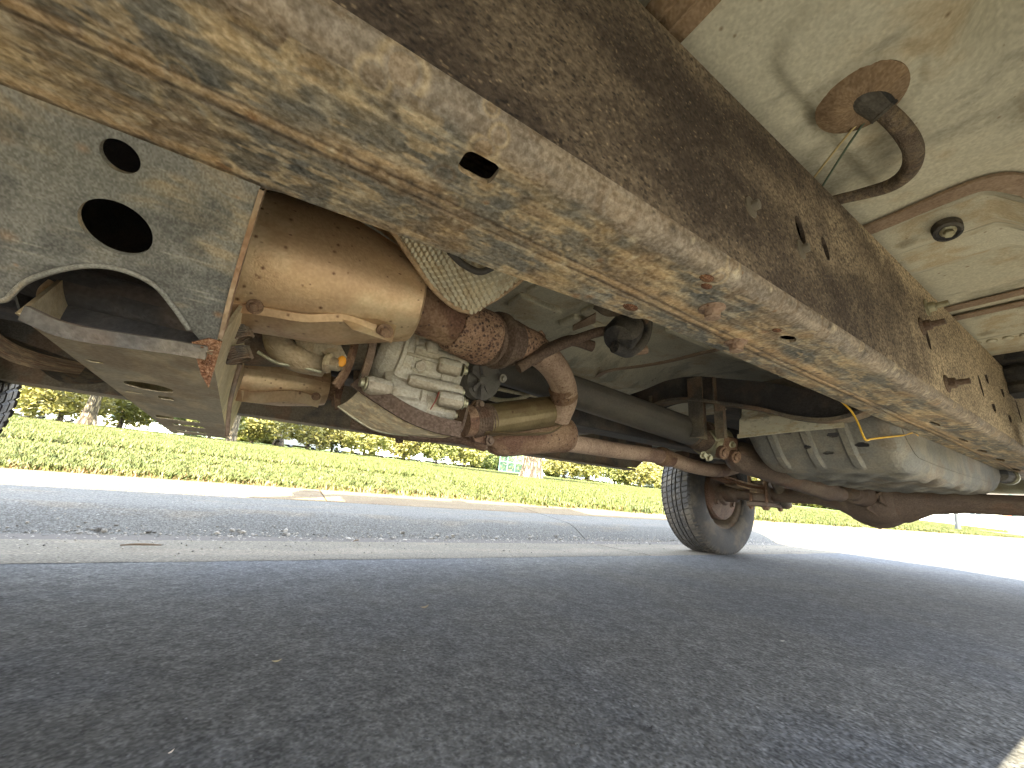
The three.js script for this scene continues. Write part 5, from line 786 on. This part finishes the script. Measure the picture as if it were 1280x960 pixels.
// leafy trees at the far side of the lawn, one built, the others copied
const leafy = [0, 1, 2, 3].map((i) => {
  const t = new THREE.Group(); part('trunk', [trunkGeo(0.12 + 0.02 * i, 1.7, 0.4, 0.03 * (i - 1.5)), tube([[0, 1.2, 0], [0.4, 1.8, 0.2], [1.0, 2.5, 0.3]], [0.1, 0.07, 0.03], 8, 12), tube([[0, 1.2, 0], [-0.4, 1.9, -0.2], [-1.0, 2.5, 0.1]], [0.1, 0.07, 0.03], 8, 12)], barkMat, t);
  part('crown', crownGeo(4200, [0, 2.1, 0], [2.5 + 0.25 * i, 1.75 + 0.12 * i], 0.20, 0.95), leafMats[i], t); return t;
});
{
  const L = [[40, -46, 0, 1], [75, -42, 3, 0.9], [150, -48, 1, 1.1], [235, -44, 2, 1], [262, -40, 0, 0.9], [315, -47, 1, 1], [385, -43, 3, 0.95], [415, -46, 0, 1.05], [455, -42, 1, 0.9], [505, -45, 3, 1], [545, -43, 0, 0.95], [580, -46, 1, 1.05], [622, -48, 2, 1], [705, -45, 3, 1], [735, -42, 1, 0.9], [768, -46, 0, 1.1], [800, -43, 3, 1.15], [828, -47, 1, 1.4]];
  const where = ['left of the silver car by the front wheel', 'over the silver car by the front wheel', 'behind the left trunk', 'behind the crossmember', 'beside the pale slim trunk', 'behind the thick furrowed trunk', 'right of the thick furrowed trunk', 'behind the white parked van', 'under the steel bracket', 'beside the reddish post', 'right of the reddish post', 'above the row of white cars', 'left of the chain-link cage', 'right of the trunk below the resonator', 'second to the right of the trunk below the resonator', 'over the far silver car', 'nearest the rear wheel on the left', 'behind the rear tyre'];
  const PX = [[-16.636,0.118,-46], [-13.777,0.19,-42], [-11.953,0.158,-48], [-6.53,0.225,-44], [-4.524,0.175,-40], [-1.867,0.169,-47], [2.928,0.186,-43], [5.451,0.22,-46], [8.008,0.197,-42], [13.009,0.175,-45], [16.145,0.147,-43], [21.031,0.142,-46], [27.065,0.228,-48], [36.421,0.195,-45], [38.288,0.144,-42], [47.561,0.108,-46], [50.04,0.202,-43], [60.529,0.231,-47]];
  L.forEach(([px, z, k, s], i) => { const t = leafy[k].clone(); t.name = 'leafy_tree'; t.position.set(PX[i][0], LY(z), z); t.rotation.y = i * 1.7; t.scale.setScalar(s * 1.0); tag(t, 'leafy tree across the lawn, ' + where[i], 'tree', 'leafy trees at the far edge of the lawn'); });
}
// the wooded edge behind the car park reads as one mass
{
  const B = [0, 1].map(() => crownGeo(4200, [0, 2.0, 0], [4.2, 2.8], 0.42, 0.75)), gs = [];
  const put = (i, x, z) => { const g = B[i % 2].clone(); g.rotateY(i * 2.1); g.translate(x, -0.14, z); gs.push(g); };
  for (let i = 0; i < 28; i++) put(i, -34 + i * 5.5 + (i % 3), -70 - (i % 4) * 2);
  for (let i = 0; i < 10; i++) put(i, 62 + i * 9, -34 + (i % 3) * 3);
  const m = new THREE.Mesh(merge(gs), leafMats[1]); m.name = 'background_woods'; m.castShadow = m.receiveShadow = true; tag(m, 'band of bushes and low trees closing the view behind the parked cars', 'woods', null, 'stuff');
}
// parked cars
const paint = [0xd8dadb, 0xaeb6bd, 0xe8e6e0, 0x3a3d42, 0x8c9aa6].map((c) => std({ color: c, roughness: 0.25, metalness: 0.3 })), carGlass = std({ color: 0x1a2026, roughness: 0.08 }), carBlack = std({ color: 0x15151a, roughness: 0.7 });
function car(label, p, turn, k, van) {
  const t = thing('parked_car', label, van ? 'van' : 'car', p); t.rotation.y = turn;
  const top = van ? [[-2.1, 0.85], [-1.95, 1.85], [1.1, 1.9], [1.75, 1.05]] : [[-1.55, 0.95], [-0.95, 1.42], [0.45, 1.44], [1.15, 0.98]];
  const lower = shapeOf([[-2.2, 0.28], [-2.25, 0.75], [-2.05, 0.95], ...(van ? [[1.75, 1.05]] : [[1.15, 0.98]]), [2.1, 0.82], [2.22, 0.55], [2.18, 0.28]]);
  part('body', sheet(lower, 1.72, new THREE.Matrix4().makeTranslation(0, 0, -0.86), 0.05), paint[k], t);
  part('roof', sheet(shapeOf(top), 1.42, new THREE.Matrix4().makeTranslation(0, 0, -0.71), 0.05), paint[k], t);
  const w = (pts) => sheet(shapeOf(pts), 1.46, new THREE.Matrix4().makeTranslation(0, 0, -0.73), 0.01);
  part('window', van ? w([[0.5, 1.1], [0.5, 1.7], [1.05, 1.7], [1.55, 1.12]]) : w([[-1.30, 1.0], [-0.88, 1.34], [-0.25, 1.36], [-0.25, 1.0]]), carGlass, t); if (!van) part('window', w([[-0.18, 1.0], [-0.18, 1.36], [0.40, 1.36], [0.95, 1.02]]), carGlass, t);
  for (const x of [-1.35, 1.35]) for (const z of [-0.78, 0.62]) { const wh = part('wheel', rev([x, 0.32, z], [x, 0.32, z + 0.2], [[0, 0], [0, 0.28], [0.15, 0.32], [0.85, 0.32], [1, 0.28], [1, 0]], 20), carBlack, t); part('rim', rev([x, 0.32, z - 0.01], [x, 0.32, z + 0.21], [[0, 0], [0, 0.19], [1, 0.19], [1, 0]], 16), paint[1], wh); }
}
{
  const P = (a) => [a[0], LY(a[2]) + 0.02, a[2]];
  car('silver car parked beside the front wheel at the far left', P([-18.479,0.04,-54]), 0.2, 1);
  car('white car at the far left edge, half behind the front tyre', P([-21.195,0.079,-56]), 0.1, 0);
  car('white van parked right of the thick furrowed trunk', P([3.115,0.18,-55]), 0.1, 2, true);
  car('white car left of the reddish post', P([8.434,0.056,-54]), 0.15, 0);
  car('white van just left of the reddish post', P([13.925,0.105,-53]), 0.0, 2, true);
  car('silver car right of the reddish post', P([19.802,-0.022,-56]), 0.1, 1);
  car('white car in the row left of the chain-link cage', P([23.019,0.063,-54]), 0.1, 0);
  car('grey car between the cage trunk and the rear wheel', P([45.701,-0.054,-54]), 0.2, 4);
  car('white car parked left of the rear wheel', P([50.632,-0.166,-52]), 0.1, 2);
  car('silver car nearest the rear wheel', P([58.849,-0.185,-50]), 0.1, 1);
}
// reddish post, chain-link cage
{
  const q = [24.436,-0.09,-80.36]; const t = thing('marker_post', 'thin reddish post at the edge of the far lawn', 'post', q);
  part('post', box(-0.07, 0.07, 0, 3.6, -0.07, 0.07, 0.02), std({ color: 0xa4563c, roughness: 0.8 }), t); part('sign_board', box(-0.35, 0.35, 2.1, 2.6, 0.075, 0.095), std({ color: 0xe0dcd2, roughness: 0.7 }), t);
  const c = thing('ball_cage', 'green chain-link ball cage left of the trunk below the resonator', 'cage', [[24.322,0.04,-40][0], LY(-40), -40]);
  const gm = std({ color: 0x5d7f78, roughness: 0.5 });
  for (let i = 0; i < 4; i++) part('post', cyl([-1.6 + i * 1.07, 0, 0], [-1.6 + i * 1.07, 3.2, 0], 0.05, 0.05, 10), gm, c);
  for (const y of [0.1, 1.2, 2.3, 3.2]) part('rail', cyl([-1.6, y, 0], [1.6, y, 0], 0.04, 0.04, 8), gm, c);
  const mesh = []; for (let i = 0; i < 22; i++) { mesh.push(cyl([-1.6 + i * 0.152, 0.1, 0.0], [-1.6 + i * 0.152, 3.2, 0.0], 0.008, 0.008, 4, false)); } for (let i = 0; i < 20; i++) mesh.push(cyl([-1.6, 0.1 + i * 0.155, 0], [1.6, 0.1 + i * 0.155, 0], 0.008, 0.008, 4, false));
  const mm = part('chain_link', mesh, gm, c); mm.userData.kind = 'stuff';
}
// houses
const siding = std({ color: 0xcfcfcb, roughness: 0.7 }), trim = std({ color: 0xe6e4de, roughness: 0.6 }), roofM = std({ color: 0x6d665e, roughness: 0.9 }), pane = std({ color: 0x39474f, roughness: 0.1 });
function house(label, p, turn, w, h, cols, door) {
  const t = thing('white_house', label, 'house', p); t.rotation.y = turn;
  const wall = new THREE.Group(); wall.name = 'wall'; t.add(wall);
  const n = Math.round(h / 0.22); const cnt = []; for (let i = 0; i < n; i++) cnt.push(obox([0, (i + 0.5) * h / n, 3 + 0.01], [1, 0, 0], [0, 1, 0.06], w, h / n - 0.012, 0.03, 0));
  const wl = part('siding', [box(-w / 2, w / 2, 0, h, -3, 3), ...cnt], siding, wall); void wl;
  cols.forEach((x) => { const win = part('window', [box(x - 0.62, x + 0.62, 0.9, 0.98, 3, 3.10), box(x - 0.62, x + 0.62, 2.2, 2.3, 3, 3.10), box(x - 0.62, x - 0.52, 0.98, 2.2, 3, 3.10), box(x + 0.52, x + 0.62, 0.98, 2.2, 3, 3.10), box(x - 0.03, x + 0.03, 0.98, 2.2, 3, 3.08), box(x - 0.52, x + 0.52, 1.56, 1.62, 3, 3.07)], trim, t); part('pane', box(x - 0.52, x + 0.52, 0.98, 2.2, 3, 3.05), pane, win); });
  if (door !== undefined) { const d = part('door', box(door - 0.5, door + 0.5, 0.05, 2.15, 3, 3.07, 0.01), std({ color: 0x9a5a4a, roughness: 0.6 }), t); part('door_frame', [box(door - 0.6, door - 0.5, 0, 2.25, 3, 3.1), box(door + 0.5, door + 0.6, 0, 2.25, 3, 3.1), box(door - 0.6, door + 0.6, 2.15, 2.27, 3, 3.11)], trim, d); }
  const e = 0.5; part('roof', [polySheet([[-w / 2 - e, h - 0.1, 3.6], [w / 2 + e, h - 0.1, 3.6], [w / 2 + e, h + 2.2, 0], [-w / 2 - e, h + 2.2, 0]], 0.12), polySheet([[-w / 2 - e, h - 0.1, -3.6], [w / 2 + e, h - 0.1, -3.6], [w / 2 + e, h + 2.2, 0], [-w / 2 - e, h + 2.2, 0]], 0.12), polySheet([[-w / 2, h, 2.9], [-w / 2, h, -2.9], [-w / 2, h + 2.0, 0]], 0.1), polySheet([[w / 2, h, 2.9], [w / 2, h, -2.9], [w / 2, h + 2.0, 0]], 0.1)], roofM, t);
  return t;
}
house('white house at the left, seen between the left trunk and the crossmember', [[-14.977,0.244,-66][0], -0.14, -66], 0, 11, 3.4, [-3.6, -1.2, 1.2, 3.8]);
house('white house at the far right under the axle with a red door', [[74.213,-0.741,-12.5][0], -0.05, -15.5], -0.9, 16, 3.2, [-6.2, -4, -1.4, 1.5], 4.3);
function picket(label, p, turn, len, gap) { const t = thing('fence', label, 'fence', p); t.rotation.y = turn; const N = Math.round(len / gap); for (let i = 0; i <= N; i++) part(i % 8 ? 'paling' : 'post', i % 8 ? box(i * gap - 0.03, i * gap + 0.03, 0.08, 1.0, -0.012, 0.012) : box(i * gap - 0.05, i * gap + 0.05, 0, 1.1, -0.05, 0.05), trim, t); for (const y of [0.25, 0.8]) part('rail', box(0, len, y - 0.035, y + 0.035, -0.045, -0.013), trim, t); }
picket('white picket fence in front of the house at the left', [[-13.661,0.186,-50][0], LY(-50), -50], 0, 9, 0.2);
{
  const q = [21.048,-0.03,-4.04], q2 = [45.979,-0.03,-6.018];
  const l = thing('lamp_post', 'dark thin lamp post in front of the house at the far right', 'lamp post', [q[0], q[1], q[2]]); part('pole', rev([0, 0, 0], [0, 5, 0], [[0, 0.09], [0.05, 0.06], [1, 0.045]], 12), std({ color: 0x3a3c3c, roughness: 0.5 }), l); part('lamp_head', box(-0.1, 0.6, 4.95, 5.1, -0.1, 0.1, 0.03), std({ color: 0x3a3c3c, roughness: 0.5 }), l);
  const l2 = thing('lamp_post', 'greenish thicker post at the right edge of the view', 'lamp post', [q2[0], q2[1], q2[2]]); part('pole', rev([0, 0, 0], [0, 5, 0], [[0, 0.14], [0.05, 0.1], [1, 0.08]], 14), std({ color: 0x5f837c, roughness: 0.5 }), l2); part('lamp_head', box(-0.1, 0.6, 4.95, 5.1, -0.1, 0.1, 0.03), std({ color: 0x5f837c, roughness: 0.5 }), l2);
}
renderer.render(scene, camera);
